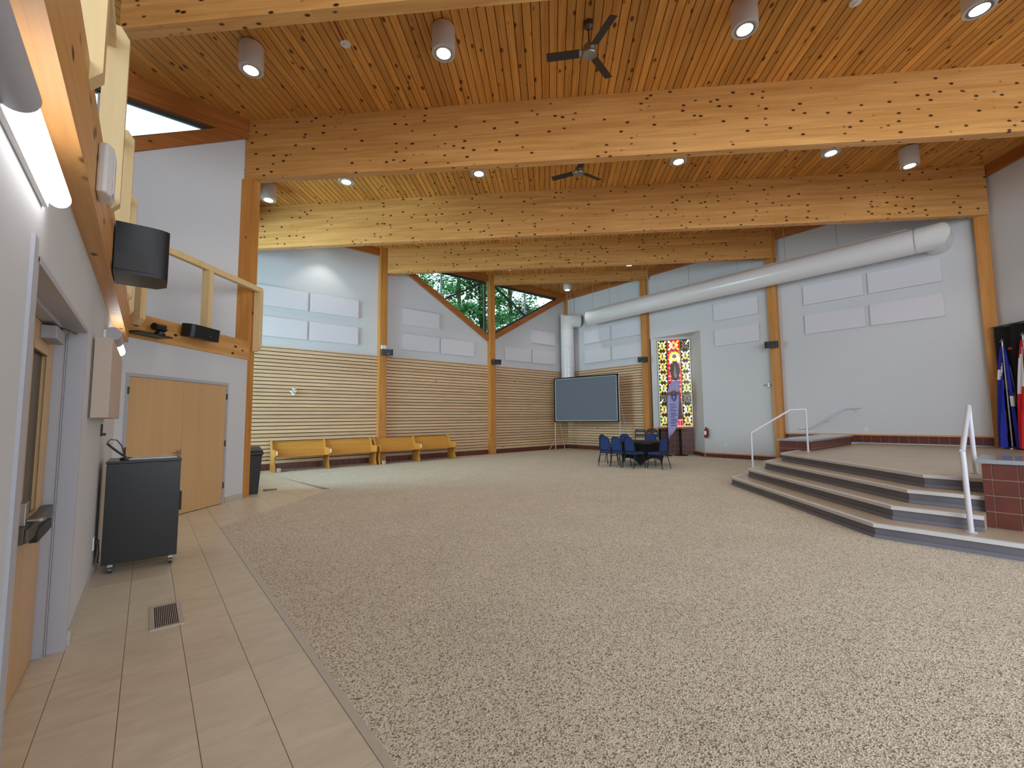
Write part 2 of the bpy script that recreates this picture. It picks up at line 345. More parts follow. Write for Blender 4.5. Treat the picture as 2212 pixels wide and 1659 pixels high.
# ---------------------------------------------------------------- ceiling (local x along the boards, turned 45 degrees)
def loc45(x, y, z): return ((x + y) / R2, (y - x) / R2, z)
cb = MB()
cb.ext([loc45(*p, ZC + 0.02) for p in ((-6, -8), (16.6, -8), (16.6, 10.45), (-6, 10.45))], (0, 0, 0.2))
cb.ext([loc45(*p, ZC + 0.02) for p in ((1.33, 10.45), (16.6, 10.45), (16.6, 15.45), (1.33, 15.45))], (0, 0, 0.2))
ce = put('ceiling', cb, 'groove_dark', kind=STR, local=True, rot=(0, 0, math.pi / 4))
PB = 0.14; k = 0
v = -13.5; nb = 0
while v < 11.6:
    u0 = max(2.2, -v - 3 * R2, v - 4 * R2); u1 = min(v + XW * R2, -v + YW * R2)
    segs = [(u0, u1)]
    if v > 6.34: segs = [(u0, min(u1, -v + 10.32 * R2)), (v + 1.30 * R2, u1)]
    for u0, u1 in segs:
      if u1 > u0 + 0.3:
        cuts = [u0] + ([random.uniform(u0 + .25 * (u1 - u0), u1 - .2 * (u1 - u0))] if random.random() < .38 and nb < 290 else []) + [u1]
        for a, b in zip(cuts, cuts[1:]):
            dz = random.uniform(0, 0.004); nb += 1
            y0, y1 = v + 0.004, v + PB - 0.004
            mb = MB().add([(a, y0, ZC + .008), (a, y0 + .007, ZC - dz), (a, y1 - .007, ZC - dz), (a, y1, ZC + .008), (b, y0, ZC + .008), (b, y0 + .007, ZC - dz), (b, y1 - .007, ZC - dz), (b, y1, ZC + .008)],
                          [(0, 4, 5, 1), (1, 5, 6, 2), (2, 6, 7, 3), (0, 1, 2, 3), (7, 6, 5, 4)])
            o = put('board', mb, 'ceiling_board', local=True); o.parent = ce
    v += PB

# ---------------------------------------------------------------- walls
wb = MB()
wb.box(1.3, 6.45, YW, YW + .2, 0, ZC)
z1 = lambda x: 7.122 - 0.5715 * (x - 7.406)
z2 = lambda x: 4.957 + 0.565 * (x - 11.571)
wb.ext([(6.45, YW, 0), (11.43, YW, 0), (11.43, YW, z1(11.43)), (6.62, YW, ZP), (6.62, YW, ZC), (6.45, YW, ZC)], (0, .2, 0))
wb.ext([(11.43, YW, 0), (16.55, YW, 0), (16.55, YW, ZC), (16.2, YW, ZC), (16.2, YW, ZP), (11.43, YW, z2(11.43))], (0, .2, 0))
wback = put('wall_back', wb, 'wall_paint', kind=STR)
wr = MB()
wr.box(XW, XW + .2, 10.33, YW + .2, 0, ZC); wr.box(XW, XW + .2, 8.145, 10.33, 4.86, ZC); wr.box(XW, XW + .2, 0.3, 8.145, 0, ZC)
wright = put('wall_right', wr, 'wall_paint', kind=STR)
# niche of the art window
GA, GB = Vector((16.45, 10.1, 0)), Vector((17.1, 8.95, 0)); gd = (GB - GA).normalized(); gn = Vector((-gd.y, gd.x, 0)); gn = gn if gn.x < 0 else -gn; GL = (GB - GA).length
def GP(t, off, z): return tuple(GA + gd * t + gn * off + Vector((0, 0, z)))
nm = MB()
nm.ext([(16.35, 10.33, 0), GP(0.02, 0, 0), GP(0.02, -.1, 0), (16.35, 10.5, 0)], (0, 0, 4.86))
nm.ext([GP(GL - .01, 0, 0), (16.35, 8.145, 0), (16.55, 8.1, 0), GP(GL + .15, -.05, 0)], (0, 0, 4.86))
nm.ext([(16.352, 10.33, 4.855), (16.352, 8.145, 4.855), GP(GL + .1, -.1, 4.855), GP(-.1, -.1, 4.855)], (0, 0, .12))
nm.ext([GP(0, 0, 4.74), GP(GL, 0, 4.74), GP(GL, -.12, 4.74), GP(0, -.12, 4.74)], (0, 0, .12))
put('wall_niche', nm, 'wall_paint', kind=STR)
put('wall_far_right', MB().ext([(16.36, .5, 0), (11.5, -4.4, 0), (11.65, -4.55, 0), (16.5, .35, 0)], (0, 0, ZC)), 'wall_paint', kind=STR)
# left wall below the gallery, with the door recess
wl = MB()
wl.box(-.62, -.36, -3, 2.46, 0, 2.7); wl.box(-.62, -.36, 4.28, 8.3, 0, 2.7); wl.box(-.62, -.36, 2.46, 4.28, 2.17, 2.7)
put('wall_left', wl, 'wall_paint', kind=STR)
dw = MB()
TD0, TD1, TDM, HD = 0.178, 2.082, 1.13, 2.185
for t0, t1, za, zb in ((0, TD0 - .05, 0, 2.78), (TD1 + .05, 2.616, 0, 2.78), (TD0 - .05, TD1 + .05, HD + .05, 2.78)):
    dw.ext([DP(t0, 0, za), DP(t1, 0, za), DP(t1, -.15, za), DP(t0, -.15, za)], (0, 0, zb - za))
put('wall_diagonal', dw, 'wall_paint', kind=STR)
# gallery above
put('floor_gallery', MB().ext([(-3, -3, 2.9), (-.44, -3, 2.9), (-.44, 8.22, 2.9), DP(2.55, -.2, 2.9), (1.2, 10.3, 2.9), (-3, 10.3, 2.9)], (0, 0, .15)), 'wall_paint', kind=STR)
zs = lambda x: 6.47 + (x + .4) * .5676
gw = MB().ext([(-3.1, 10.3, 3.0), (1.36, 10.3, 3.0), (1.36, 10.3, zs(1.36)), (-2.2, 10.3, zs(-2.2)), (-2.2, 10.3, ZC), (-3.1, 10.3, ZC)], (0, .15, 0))
put('wall_gallery_back', gw, 'wall_paint', kind=STR)
put('wall_gallery_left', MB().box(-3.2, -3, -3, 10.45, 3.0, ZC), 'wall_paint', kind=STR)
put('wall_lobby', MB().box(1.15, 1.33, 10.6, 15.0, 0, .6).box(1.15, 1.33, 10.6, 15.0, 6.9, ZC).box(1.15, 1.33, 10.46, 10.6, 0, ZC).box(1.15, 1.298, 15.0, 15.4, 0, ZC), 'wall_paint', kind=STR)
# lobby glazing
wf = MB(); 
for yy in (10.6, 11.7, 12.8, 13.9, 14.93): wf.box(1.2, 1.28, yy, yy + .06, .6, 6.9)
for zz in (.6, 2.6, 4.7, 6.84): wf.box(1.2, 1.28, 10.6, 15.0, zz, zz + .06)
w4 = put('window_4', wf, 'mullion', kind=STR)
put('pane', MB().box(1.235, 1.245, 10.6, 15.0, .6, 6.9), 'clear_glass', w4)

# wood plates along the wall heads
put('trim_1', MB().box(1.4, 16.35, YW - .12, YW + .05, ZP, ZC), 'plate_wood', kind=STR)
def ybox(name, x0, x1, y0, y1, z0, z1, m, **kw):   # member running along y, grain along it
    return put(name, MB().box(0, y1 - y0, x0 - x1, 0, z0, z1), m, local=True, loc=(x1 , y0, 0), rot=(0, 0, math.pi / 2), **kw)
def yb(name, x0, x1, y0, y1, z0, z1, m, **kw):
    return put(name, MB().box(0, y1 - y0, 0, x1 - x0, z0, z1), m, local=True, loc=(x1, y0, 0), rot=(0, 0, math.pi / 2), **kw)
yb('trim_2', XW - .12, XW, .5, YW - .1, ZP, ZC, 'plate_wood', kind=STR)
put('trim_3', MB().ext([(0, 0, ZP), (7, 0, ZP), (7, .14, ZP), (0, .14, ZP)], (0, 0, ZC - ZP)), 'plate_wood', local=True, loc=(16.24, .5, 0), rot=(0, 0, math.pi * 1.25), kind=STR)
put('trim_4', MB().box(-3, 1.36, 10.2, 10.36, 7.44, ZC), 'plate_wood', kind=STR)
gp = MB().ext([(-2.2, 10.24, zs(-2.2)), (1.36, 10.24, zs(1.36)), (.80, 10.24, 7.44), (-2.2, 10.24, zs(-2.2) + .24)], (0, .16, 0))
put('trim_5', gp, 'plate_wood', kind=STR)

# triangular windows -------------------------------------------------
def trieq(name, tri, mull, struts, y=YW):
    fr = MB()
    def bar(p, q, w=.05, dy0=.02, dy1=.09, mb=fr, mi=0):
        a, b = Vector((p[0], 0, p[1])), Vector((q[0], 0, q[1])); d = (b - a).normalized(); nn = Vector((-d.z, 0, d.x)) * w / 2
        mb.ext([tuple(a - nn + Vector((0, y + dy0, 0))), tuple(b - nn + Vector((0, y + dy0, 0))), tuple(b + nn + Vector((0, y + dy0, 0))), tuple(a + nn + Vector((0, y + dy0, 0)))], (0, dy1 - dy0, 0), mi)
    for a, b in zip(tri, tri[1:] + tri[:1]): bar(a, b, .09)
    w = put(name, fr, 'mullion', kind=STR)
    m1 = MB(); bar(*mull, w=.07, mb=m1); put('mullion', m1, 'mullion_light', w)
    m2 = MB(); bar(*struts, w=.08, dy0=-.01, dy1=.05, mb=m2); put('diagonal_bar', m2, 'mullion', w)
    xm = mull[0][0]; base = lambda x, a, b: a[1] + (b[1] - a[1]) * (x - a[0]) / (b[0] - a[0])
    lo, hi = tri[0], tri[1]                       # the sloping sill runs tri[0] -> tri[1], head is level at tri[2]
    zc_ = base(xm, lo, hi); zt = ZP
    for poly in ([lo, (xm, zc_), (xm, zt), tri[2] if abs(tri[2][0] - lo[0]) < .3 else lo], [(xm, zc_), hi, tri[2] if abs(tri[2][0] - hi[0]) < .3 else hi, (xm, zt)]):
        pp = [poly[0]] + [q for i, q in enumerate(poly[1:]) if (Vector(q) - Vector(poly[i])).length > .01]
        put('pane', MB().ext([(q[0], y + .05, q[1]) for q in pp], (0, .008, 0)), 'clear_glass', w)
    return w
trieq('window_1', [(7.09, 7.53), (11.2, 5.22), (11.2, 7.53)], ((9.0, 7.5), (9.0, 6.43)), ((11.05, 7.48), (9.08, 6.40)))
trieq('window_2', [(11.66, 5.30), (15.66, 7.53), (11.66, 7.53)], ((13.57, 7.5), (13.57, 6.42)), ((11.70, 7.47), (13.52, 6.40)))
trieq('window_3', [(-2.15, 5.75), (.80, 7.42), (-2.15, 7.42)], ((-.9, 7.4), (-.9, 6.4)), ((-2.1, 7.38), (-.95, 6.4)), y=10.28)
def slopeplate(n, xa, za, xb, zb, dz):
    put(n, MB().ext([(xa, YW - .12, za), (xb, YW - .12, zb), (xb, YW - .12, min(zb + dz, ZP)), (xa, YW - .12, min(za + dz, ZP))], (0, .17, 0)), 'plate_wood', kind=STR)
slopeplate('trim_6', 11.35, z1(11.35), 7.06, z1(7.06), .255); 
put('trim_7', MB().ext([(7.06, YW - .12, z1(7.06)), (6.62, YW - .12, ZP), (7.06, YW - .12, ZP)], (0, .17, 0)), 'plate_wood', kind=STR)
slopeplate('trim_8', 11.5, z2(11.5), 15.7, z2(15.7), .27)
put('trim_9', MB().ext([(15.7, YW - .12, z2(15.7)), (16.2, YW - .12, ZP), (15.7, YW - .12, ZP)], (0, .17, 0)), 'plate_wood', kind=STR)

# slats ---------------------------------------------------------------
ZS0, NS = 0.2, 31; PS = (3.81 - ZS0) / NS
put('slat_backing', MB().box(1.4, 16.33, YW - .012, YW + .01, .18, 3.8), 'slat_backing', wback)
put('slat_backing', MB().box(XW - .012, XW + .01, 10.5, 15.19, .18, 3.8), 'slat_backing', wright)
for x0, x1 in ((1.4, 6.31), (6.585, 11.295), (11.575, 16.31)):
    for i in range(NS):
        z = ZS0 + i * PS; put('slat', MB().box(x0, x1, YW - .045, YW - .02, z, z + PS - .024), 'slat_wood', wback, loc=None)
for i in range(NS):
    z = ZS0 + i * PS; put('slat', MB().box(XW - .045, XW - .02, 10.64, 15.15, z, z + PS - .024), 'slat_wood_y', wright)
put('cap_strip', MB().box(1.4, 16.31, YW - .055, YW, 3.81, 3.84), 'slat_wood', wback)
put('cap_strip', MB().box(XW - .055, XW, 10.64, 15.15, 3.81, 3.84), 'slat_wood_y', wright)

# brick tile bases ------------------------------------------------------
def tilebase(name, p, q, z0, z1, rows=1, cap=None, pitch=.203, off0=0):
    p, q = Vector((p[0], p[1], 0)), Vector((q[0], q[1], 0)); d = (q - p).normalized(); n = Vector((d.y, -d.x, 0)); L = (q - p).length   # n points into the room (to the right of p->q)
    r = put(name, MB().ob(p + Vector((0, 0, z0)), d * L, n * .03, (0, 0, z1 - z0)), 'grout', kind=STR)
    h = (z1 - z0) / rows
    for rr in range(rows):
        t = off0
        while t < L - .01:
            a, b = max(t, 0) + .006, min(t + pitch, L) - .006
            if b - a > .01: put('tile', MB().ob(p + d * a + n * .028 + Vector((0, 0, z0 + rr * h + .006)), d * (b - a), n * .010, (0, 0, h - .012)), 'brick_tile', r)
            t += pitch
    if cap: put('cap', MB().ob(p + Vector((0, 0, z1)), d * L, n * .07, (0, 0, cap)), 'trim_wood', r)
    return r
tilebase('baseboard_back', (1.4, YW), (16.32, YW), 0, .185)
tilebase('baseboard_right', (XW, 15.15), (XW, 10.64), 0, .185)
tilebase('baseboard_door_bay', (XW, 8.12), (XW, 5.63), 0, .14, cap=.035)
tilebase('baseboard_splay', GP(GL - .02, 0, 0)[:2], (XW, 8.15), 0, .14, cap=.035)
tilebase('baseboard_stage', (XW, 5.36), (XW, .70), .72, .925, cap=.04)
tilebase('baseboard_niche', GP(0, 0, 0)[:2], GP(GL, 0, 0)[:2], 0, 1.08, rows=5)
put('trim_10', MB().ext([GP(-.05, .06, 1.08), GP(GL + .02, .06, 1.08), GP(GL, -.1, 1.08), GP(0, -.1, 1.08)], (0, 0, .06)), 'trim_wood', kind=STR)
put('baseboard_diagonal', MB().ob(DP(TD1 + .06, 0, 0), D * (2.616 - TD1 - .06), N * .012, (0, 0, .11)), 'vent_metal', kind=STR)
put('baseboard_left', MB().box(-.362, -.345, 4.33, 8.2, 0, .1), 'vent_metal', kind=STR)

# ---------------------------------------------------------------- timber frame
def beam(x, y, L, z0, z1, lab, T=.18):
    o = put('glulam_beam', MB().box(0, L, 0, T, z0, z1), 'glulam', local=True, loc=(x, y, 0), rot=(0, 0, -math.pi / 4), bevel=.006)
    return tag(o, lab, 'beam', 'glulam ceiling beams')
beam(-.5, 7.2, 13.5, 6.56, ZC, 'deep glulam beam nearest the top edge, over the gallery rail')
beam(1.33, 10.28, 17.2, 6.56, ZC, 'deep knotty glulam beam resting on the post beside the double doors')
beam(1.5, 15.05, 20.7, 6.56, ZC, 'long glulam beam whose left end is lit pale by daylight')
beam(6.45, 15.1, 13.85, 6.90, ZC, 'glulam beam from the post with the small white box to the handrail post')
beam(11.4, 15.1, 6.85, 7.43, ZC, 'short shallow glulam beam nearest the corner window')
def column(x0, x1, y0, y1, z0, z1, lab):
    o = put('timber_post', MB().box(x0, x1, y0, y1, z0, z1), 'post_wood', loc=((x0 + x1) / 2, (y0 + y1) / 2, z0), bevel=.006)
    return tag(o, lab, 'post', 'timber wall posts')
column(6.31, 6.585, 14.98, YW, 0, ZC, 'timber post on slatted wall behind the pews')
column(11.295, 11.575, 14.98, YW, 0, ZC, 'timber post between the two triangular tree windows')
column(16.13, XW, 10.36, 10.64, 0, ZC, 'timber post left of the stained glass niche')
column(16.13, XW, 5.365, 5.635, 0, ZC, 'timber post at the tiled plinth by the stage steps')
column(16.13, XW, .45, .70, .69, ZC, 'rightmost timber post, meeting the black curtain')
o = put('timber_post', MB().ob((0, 0, 0), D * .19, -N * .30, (0, 0, 6.56)), 'post_wood', loc=DP(2.616, 0, 0), local=True)
tag(o, 'tall timber post at the end of the double door wall', 'post', 'timber wall posts')
o = put('corner_post', MB().box(16.2, XW, 15.05, YW, 3.84, ZC), 'post_wood', loc=(16.28, 15.12, 3.84)); tag(o, 'slim timber post in the far room corner above the slats', 'post')
# gallery edge beams
o = put('gallery_beam', MB().box(0, 11.2, 0, .10, 2.65, 3.1), 'glulam', local=True, loc=(-.263, -3, 0), rot=(0, 0, math.pi / 2)); tag(o, 'orange timber edge beam under the gallery along the left wall', 'beam')
o = put('gallery_beam', MB().box(0, 2.616, -.03, .12, 2.75, 3.12), 'glulam', local=True, loc=DP(0, 0, 0), rot=(0, 0, math.pi / 4)); tag(o, 'timber edge beam above the double doors', 'beam')
# guard rail: posts along the gallery, top rail
def railing(label, posts, frame, railpts, loc):
    r = root('guard_rail', loc, label, 'railing')
    for P in posts: put('post', frame(P), 'rail_wood', r)
    put('top_rail', railpts, 'rail_wood', r)
    return r
def gpost(y):
    a = [(-.355, 2.97), (-.30, 2.97), (-.22, 3.066), (-.22, 4.3), (-.27, 4.38), (-.355, 4.38)]
    return MB().ext([(x, y, z) for x, z in a], (0, .09, 0))
railing('pale timber guard rail of the gallery along the left wall', [2.55, 4.06, 5.53, 7.06, 8.0], gpost, MB().box(-.352, -.29, 1.0, 8.2, 4.2, 4.29), (-.36, 5, 3.1))
def dpost(t):
    a = [(.03, 2.93), (.09, 2.93), (.17, 3.02), (.17, 4.2), (.11, 4.28), (.03, 4.28)]
    return MB().ext([DP(t, off, z) for off, z in a], tuple(D * .09))
railing('pale timber guard rail above the double doors', [.12, 1.36, 2.70], dpost, MB().ob(DP(.1, .07, 4.16), D * 2.68, N * .09, (0, 0, .1)), DP(1.3, 0, 3.1))
# >>>THINGS
# ---------------------------------------------------------------- doors
fr = MB()
for a, b in ((TD0 - .05, TD0), (TD1, TD1 + .05)): fr.ext([DP(a, .008, 0), DP(b, .008, 0), DP(b, -.12, 0), DP(a, -.12, 0)], (0, 0, HD + .05))
fr.ext([DP(TD0, .008, HD), DP(TD1, .008, HD), DP(TD1, -.12, HD), DP(TD0, -.12, HD)], (0, 0, .05))
fr.ext([DP(TD0 - .1, -.14, 0), DP(TD1 + .1, -.14, 0), DP(TD1 + .1, -.16, 0), DP(TD0 - .1, -.16, 0)], (0, 0, 2.4))
put('trim_11', fr, 'frame_paint', kind=STR)
d2 = put('door_2', MB().ext([DP(TD0 + .003, 0, .01), DP(TDM - .002, 0, .01), DP(TDM - .002, -.045, .01), DP(TD0 + .003, -.045, .01)], (0, 0, HD - .015)), 'door_wood', kind=STR)
d3 = put('door_3', MB().ext([DP(TDM + .002, 0, .01), DP(TD1 - .003, 0, .01), DP(TD1 - .003, -.045, .01), DP(TDM + .002, -.045, .01)], (0, 0, HD - .015)), 'door_wood', kind=STR)
for z in (.28, 1.05, 1.92):
    put('hinge', MB().ext([DP(TD0 - .025, .012, z), DP(TD0 + .004, .012, z), DP(TD0 + .004, 0, z), DP(TD0 - .025, 0, z)], (0, 0, .11)), 'dark_steel', d2)
    put('hinge', MB().ext([DP(TD1 - .004, .012, z), DP(TD1 + .025, .012, z), DP(TD1 + .025, 0, z), DP(TD1 - .004, 0, z)], (0, 0, .11)), 'dark_steel', d3)
put('door_handle', MB().cyl(DP(TDM - .07, 0, 1.02), DP(TDM - .07, .045, 1.02), .028, n=14).cyl(DP(TDM - .07, .05, 1.02), DP(TDM - .19, .05, 1.02), .010, n=8), 'steel', d2, smooth=True)
put('strike_plate', MB().ext([DP(TDM - .006, .001, .96), DP(TDM + .0, .001, .96), DP(TDM, .004, .96), DP(TDM - .006, .004, .96)], (0, 0, .12)), 'dark_steel', d2)

# panic door in the left wall recess
jm = MB().box(-.53, -.356, 4.26, 4.29, 0, 2.17).box(-.53, -.356, 2.45, 2.48, 0, 2.17).box(-.53, -.356, 2.46, 4.28, 2.15, 2.18)
jm.box(-.455, -.45, 4.235, 4.262, 0, 2.15).box(-.53, -.45, 4.245, 4.262, 0, 2.15)
jm.box(-.53, -.45, 2.48, 4.25, 2.12, 2.152)
put('trim_12', jm, 'frame_paint', kind=STR)
put('trim_13', MB().box(-.36, -.349, 2.33, 2.40, 0, 2.22), 'frame_paint', kind=STR)
d1m = MB(); y0, y1 = 3.30, 4.235; xa, xb = -.555, -.51
gy0, gy1, gz0, gz1 = 3.52, 3.99, .98, 1.95
d1m.box(xa, xb, y0, gy0, .012, 2.115).box(xa, xb, gy1, y1, .012, 2.115).box(xa, xb, gy0, gy1, .012, gz0).box(xa, xb, gy0, gy1, gz1, 2.115)
d1 = put('door_1', d1m, 'door_wood', kind=STR)
put('pane', MB().box(-.54, -.53, gy0, gy1, gz0, gz1), 'dark_steel', d1)
gb = MB()
for a, b, c, e in ((gy0 - .03, gy0 + .01, gz0 - .03, gz1 + .03), (gy1 - .01, gy1 + .03, gz0 - .03, gz1 + .03), (gy0, gy1, gz0 - .03, gz0 + .01), (gy0, gy1, gz1 - .01, gz1 + .03)): gb.box(-.51, -.502, a, b, c, e)
put('glazing_bead', gb, 'door_wood', d1)
pb = put('panic_bar', MB().box(-.51, -.46, 3.34, 4.22, .90, .98).box(-.46, -.445, 3.34, 3.6, .905, .975), 'dark_steel', d1, bevel=.004)
put('push_pad', MB().box(-.47, -.435, 3.55, 4.0, .865, .925), 'black_plastic', d1, bevel=.004)
put('lever', MB().box(-.51, -.47, 3.42, 3.50, .98, 1.10).cyl((-.47, 3.46, 1.0), (-.42, 3.46, 1.0), .012, n=8).cyl((-.42, 3.46, 1.0), (-.42, 3.58, .985), .011, n=8), 'steel', d1, bevel=.003)
dc = put('door_closer', MB().box(-.51, -.44, 3.72, 4.02, 2.02, 2.10), 'switch_grey', d1, bevel=.004)
put('closer_arm', MB().path([(-.47, 3.80, 2.11), (-.42, 4.02, 2.118), (-.40, 4.12, 2.118)], .009, n=6).path([(-.44, 3.88, 2.105), (-.40, 4.14, 2.125)], .008, n=6), 'dark_steel', d1)
d4 = put('door_4', MB().box(xa, xb, 2.485, 3.295, .012, 2.115), 'door_wood', kind=STR)
put('wall_store', MB().box(-.75, -.70, 2.2, 4.5, 0, 2.4), 'wall_paint', kind=STR)

# ---------------------------------------------------------------- ceiling can lights
def can(x, y, h, lab, on=True, w=None, top=ZC):
    r = root('ceiling_light', (x, y, top - h - .02), lab, 'ceiling light', 'cylinder ceiling lights')
    zb = top - h - .02
    put('canopy', MB().lathe([(.165, h), (.165, h + .022)], (x, y, zb), 28), 'groove_dark', r)
    put('housing', MB().lathe([(.145, 0), (.182, .0), (.186, .01), (.186, h - .01), (.18, h)], (x, y, zb), 36), 'white_metal', r, smooth=True)
    b = MB()
    for i in range(36):
        t = 2 * math.pi * i / 36; c, s_ = math.cos(t), math.sin(t)
        b.ob((x + c * .150, y + s_ * .150, zb - .002), (c * .026, s_ * .026, 0), (-s_ * .004, c * .004, 0), (0, 0, .004))
    put('louvre', b, 'dark_steel', r, kind='stuff')
    put('reflector', MB().lathe([(.146, -.0035), (.112, -.002)], (x, y, zb), 32), 'steel', r, smooth=True)
    put('lens', MB().lathe([(.001, -.006), (.108, -.006), (.112, -.002)], (x, y, zb), 28), 'lens', r)
    if on:
        l = bpy.data.lights.new('can_lamp', 'SPOT'); l.energy = w or CAN_W; l.spot_size = math.radians(104); l.spot_blend = .55; l.shadow_soft_size = .10; l.color = (1.0, .94, .84)
        o = bpy.data.objects.new('can_lamp', l); C.objects.link(o); o.location = (0, 0, -.03); o.parent = r
    return r
H = .43
can(1.08, 8.07, H, 'cylinder light nearest the gallery, leftmost of the front row')
can(3.41, 5.73, H, 'cylinder light left of the near ceiling fan')
can(6.74, 2.45, H, 'cylinder light right of the near ceiling fan')
can(9.06, .13, H, 'cylinder light in the top right corner of the photo')
can(2.22, 12.75, H, 'cylinder light half hidden behind the post by the double doors')
can(3.52, 10.56, H, 'low slice of a cylinder light, leftmost fully below the knotty beam')
can(5.87, 8.2, H, 'cylinder light between the knotty beam and the far fan, left of the fan')
can(9.17, 4.9, H, 'cylinder light just right of the far ceiling fan')
can(11.55, 2.56, H, 'cylinder light partly behind the beam, above the long duct')
can(13.62, 1.52, H, 'cylinder light seen whole near the right end of the long beam')
can(4.3, 14.55, H, 'hidden light washing the slatted wall at the left', w=38)
can(10.72, 12.93, H, 'flat sliver of light above the left tree window')
can(14.05, 9.68, H, 'flat sliver of light above the right end of the shortest beam')
can(14.6, 13.45, H, 'cylinder light hanging over the duct in the corner', w=45)
can(8.0, 11.0, H, 'hidden light between the two middle beams, left', w=CAN_W); can(12.0, 7.2, H, 'hidden light between the two middle beams, right', w=CAN_W)

def fan(x, y, a0, lab, drop=.5):
    r = root('ceiling_fan', (x, y, ZC - drop), lab, 'ceiling fan', 'ceiling fans'); z = ZC - drop
    put('canopy', MB().lathe([(.02, drop - .13), (.07, drop - .08), (.075, drop)], (x, y, z), 20), 'dark_steel', r, smooth=True)
    put('downrod', MB().cyl((x, y, z + .1), (x, y, ZC - .08), .014, n=10), 'dark_steel', r)
    put('motor', MB().lathe([(.001, -.075), (.10, -.07), (.115, -.05), (.12, 0), (.10, .07), (.05, .12), (.02, .16)], (x, y, z), 28), 'steel', r, smooth=True)
    for i in range(3):
        a = a0 + i * 2 * math.pi / 3; c, s_ = math.cos(a), math.sin(a)
        b = MB().ob((x + c * .1 - s_ * -.045, y + s_ * .1 + c * -.045, z - .02), (c * .10, s_ * .10, 0), (-s_ * .09, c * .09, .02), (0, 0, .012))
        br = put('blade', MB().ob((x + c * .16 - s_ * -.07, y + s_ * .16 + c * -.07, z - .03), (c * .52, s_ * .52, 0), (-s_ * .13, c * .13, .03), (0, 0, .008)), 'fan_blade', r)
        put('blade_arm', b, 'steel', br)
    return r
fan(5.16, 4.18, math.atan2(.45, -.40) , 'three-bladed dark ceiling fan in front of the knotty beam')
fan(7.60, 6.55, math.atan2(.57, -.25), 'distant ceiling fan showing two blades below the knotty beam')
def detector(x, y, lab):
    r = root('smoke_detector', (x, y, ZC - .05), lab, 'smoke detector', 'smoke detectors')
    put('base', MB().lathe([(.085, .03), (.085, .05)], (x, y, ZC - .05), 24), 'white_plastic', r)
    put('cover', MB().lathe([(.001, -.012), (.035, -.01), (.045, .012), (.075, .02), (.08, .03)], (x, y, ZC - .05), 24), 'white_plastic', r, smooth=True)
detector(2.28, 7.03, 'white smoke detector beside a red wire, left part of ceiling'); detector(8.06, 1.345, 'white smoke detector at the top edge of the photo, right')
tag(put('red_wire', MB().path([(2.26, 7.01, ZC - .012), (2.0, 6.72, ZC - .02), (1.86, 6.58, ZC - .012)], .012, n=6), 'red_wire', loc=(2.1, 6.8, ZC - .01)), 'dark red cable running to the left smoke detector', 'cable')

# ---------------------------------------------------------------- acoustic panels
def panel(x0, x1, z0, z1, wall, lab):
    r = root('acoustic_panel', ((x0 + x1) / 2, YW, z0) if wall == 'b' else (XW, (x0 + x1) / 2, z0), lab, 'acoustic panel', 'white acoustic wall panels')
    e = .012
    if wall == 'b':
        put('fabric_face', MB().box(x0 + e, x1 - e, YW - .062, YW - .02, z0 + e, z1 - e), 'panel_fabric', r, bevel=.004)
        put('edge_frame', MB().box(x0, x1, YW - .056, YW, z0, z0 + e).box(x0, x1, YW - .056, YW, z1 - e, z1).box(x0, x0 + e, YW - .056, YW, z0 + e, z1 - e).box(x1 - e, x1, YW - .056, YW, z0 + e, z1 - e), 'wall_paint', r)
    else:
        put('fabric_face', MB().box(XW - .062, XW - .02, x0 + e, x1 - e, z0 + e, z1 - e), 'panel_fabric', r, bevel=.004)
        put('edge_frame', MB().box(XW - .056, XW, x0, x1, z0, z0 + e).box(XW - .056, XW, x0, x1, z1 - e, z1).box(XW - .056, XW, x0, x0 + e, z0 + e, z1 - e).box(XW - .056, XW, x1 - e, x1, z0 + e, z1 - e), 'wall_paint', r)
ZU, ZL = (5.11, 5.75), (4.15, 4.78)
for (a, b), h, nm_ in (((2.28, 3.905), ZU, 'upper left'), ((3.965, 5.59), ZU, 'upper right'), ((2.28, 3.905), ZL, 'lower left'), ((3.965, 5.59), ZL, 'lower right')):
    panel(a, b, *h, 'b', nm_ + ' panel of the four above the pews, lit by a ceiling lamp')
for (a, b), h, nm_ in (((7.26, 8.87), ZU, 'lone upper panel'), ((7.26, 8.87), ZL, 'lower left panel'), ((8.935, 10.55), ZL, 'lower right panel')):
    panel(a, b, *h, 'b', nm_ + ' of the three beneath the left tree window')
for (a, b), h, nm_ in (((12.23, 13.85), ZL, 'lower left panel'), ((13.935, 15.48), ZL, 'lower right panel'), ((13.9, 15.48), ZU, 'lone upper panel')):
    panel(a, b, *h, 'b', nm_ + ' of the three beneath the right tree window')
for (a, b), h, nm_ in (((12.39, 13.98), ZU, 'upper left'), ((10.735, 12.3), ZU, 'upper right'), ((12.39, 13.98), ZL, 'lower left'), ((10.735, 12.3), ZL, 'lower right')):
    panel(a, b, *h, 'r', nm_ + ' panel of the four above the projection screen')
for (a, b), h, nm_ in (((6.0, 7.57), ZU, 'upper'), ((6.0, 7.57), ZL, 'lower')):
    panel(a, b, *h, 'r', nm_ + ' panel of the pair right of the stained glass niche')
for (a, b), h, nm_ in (((3.057, 4.62), ZU, 'upper left'), ((1.37, 2.95), ZU, 'upper right'), ((3.057, 4.62), ZL, 'lower left'), ((1.37, 2.95), ZL, 'lower right')):
    panel(a, b, *h, 'r', nm_ + ' panel of the four over the stage')

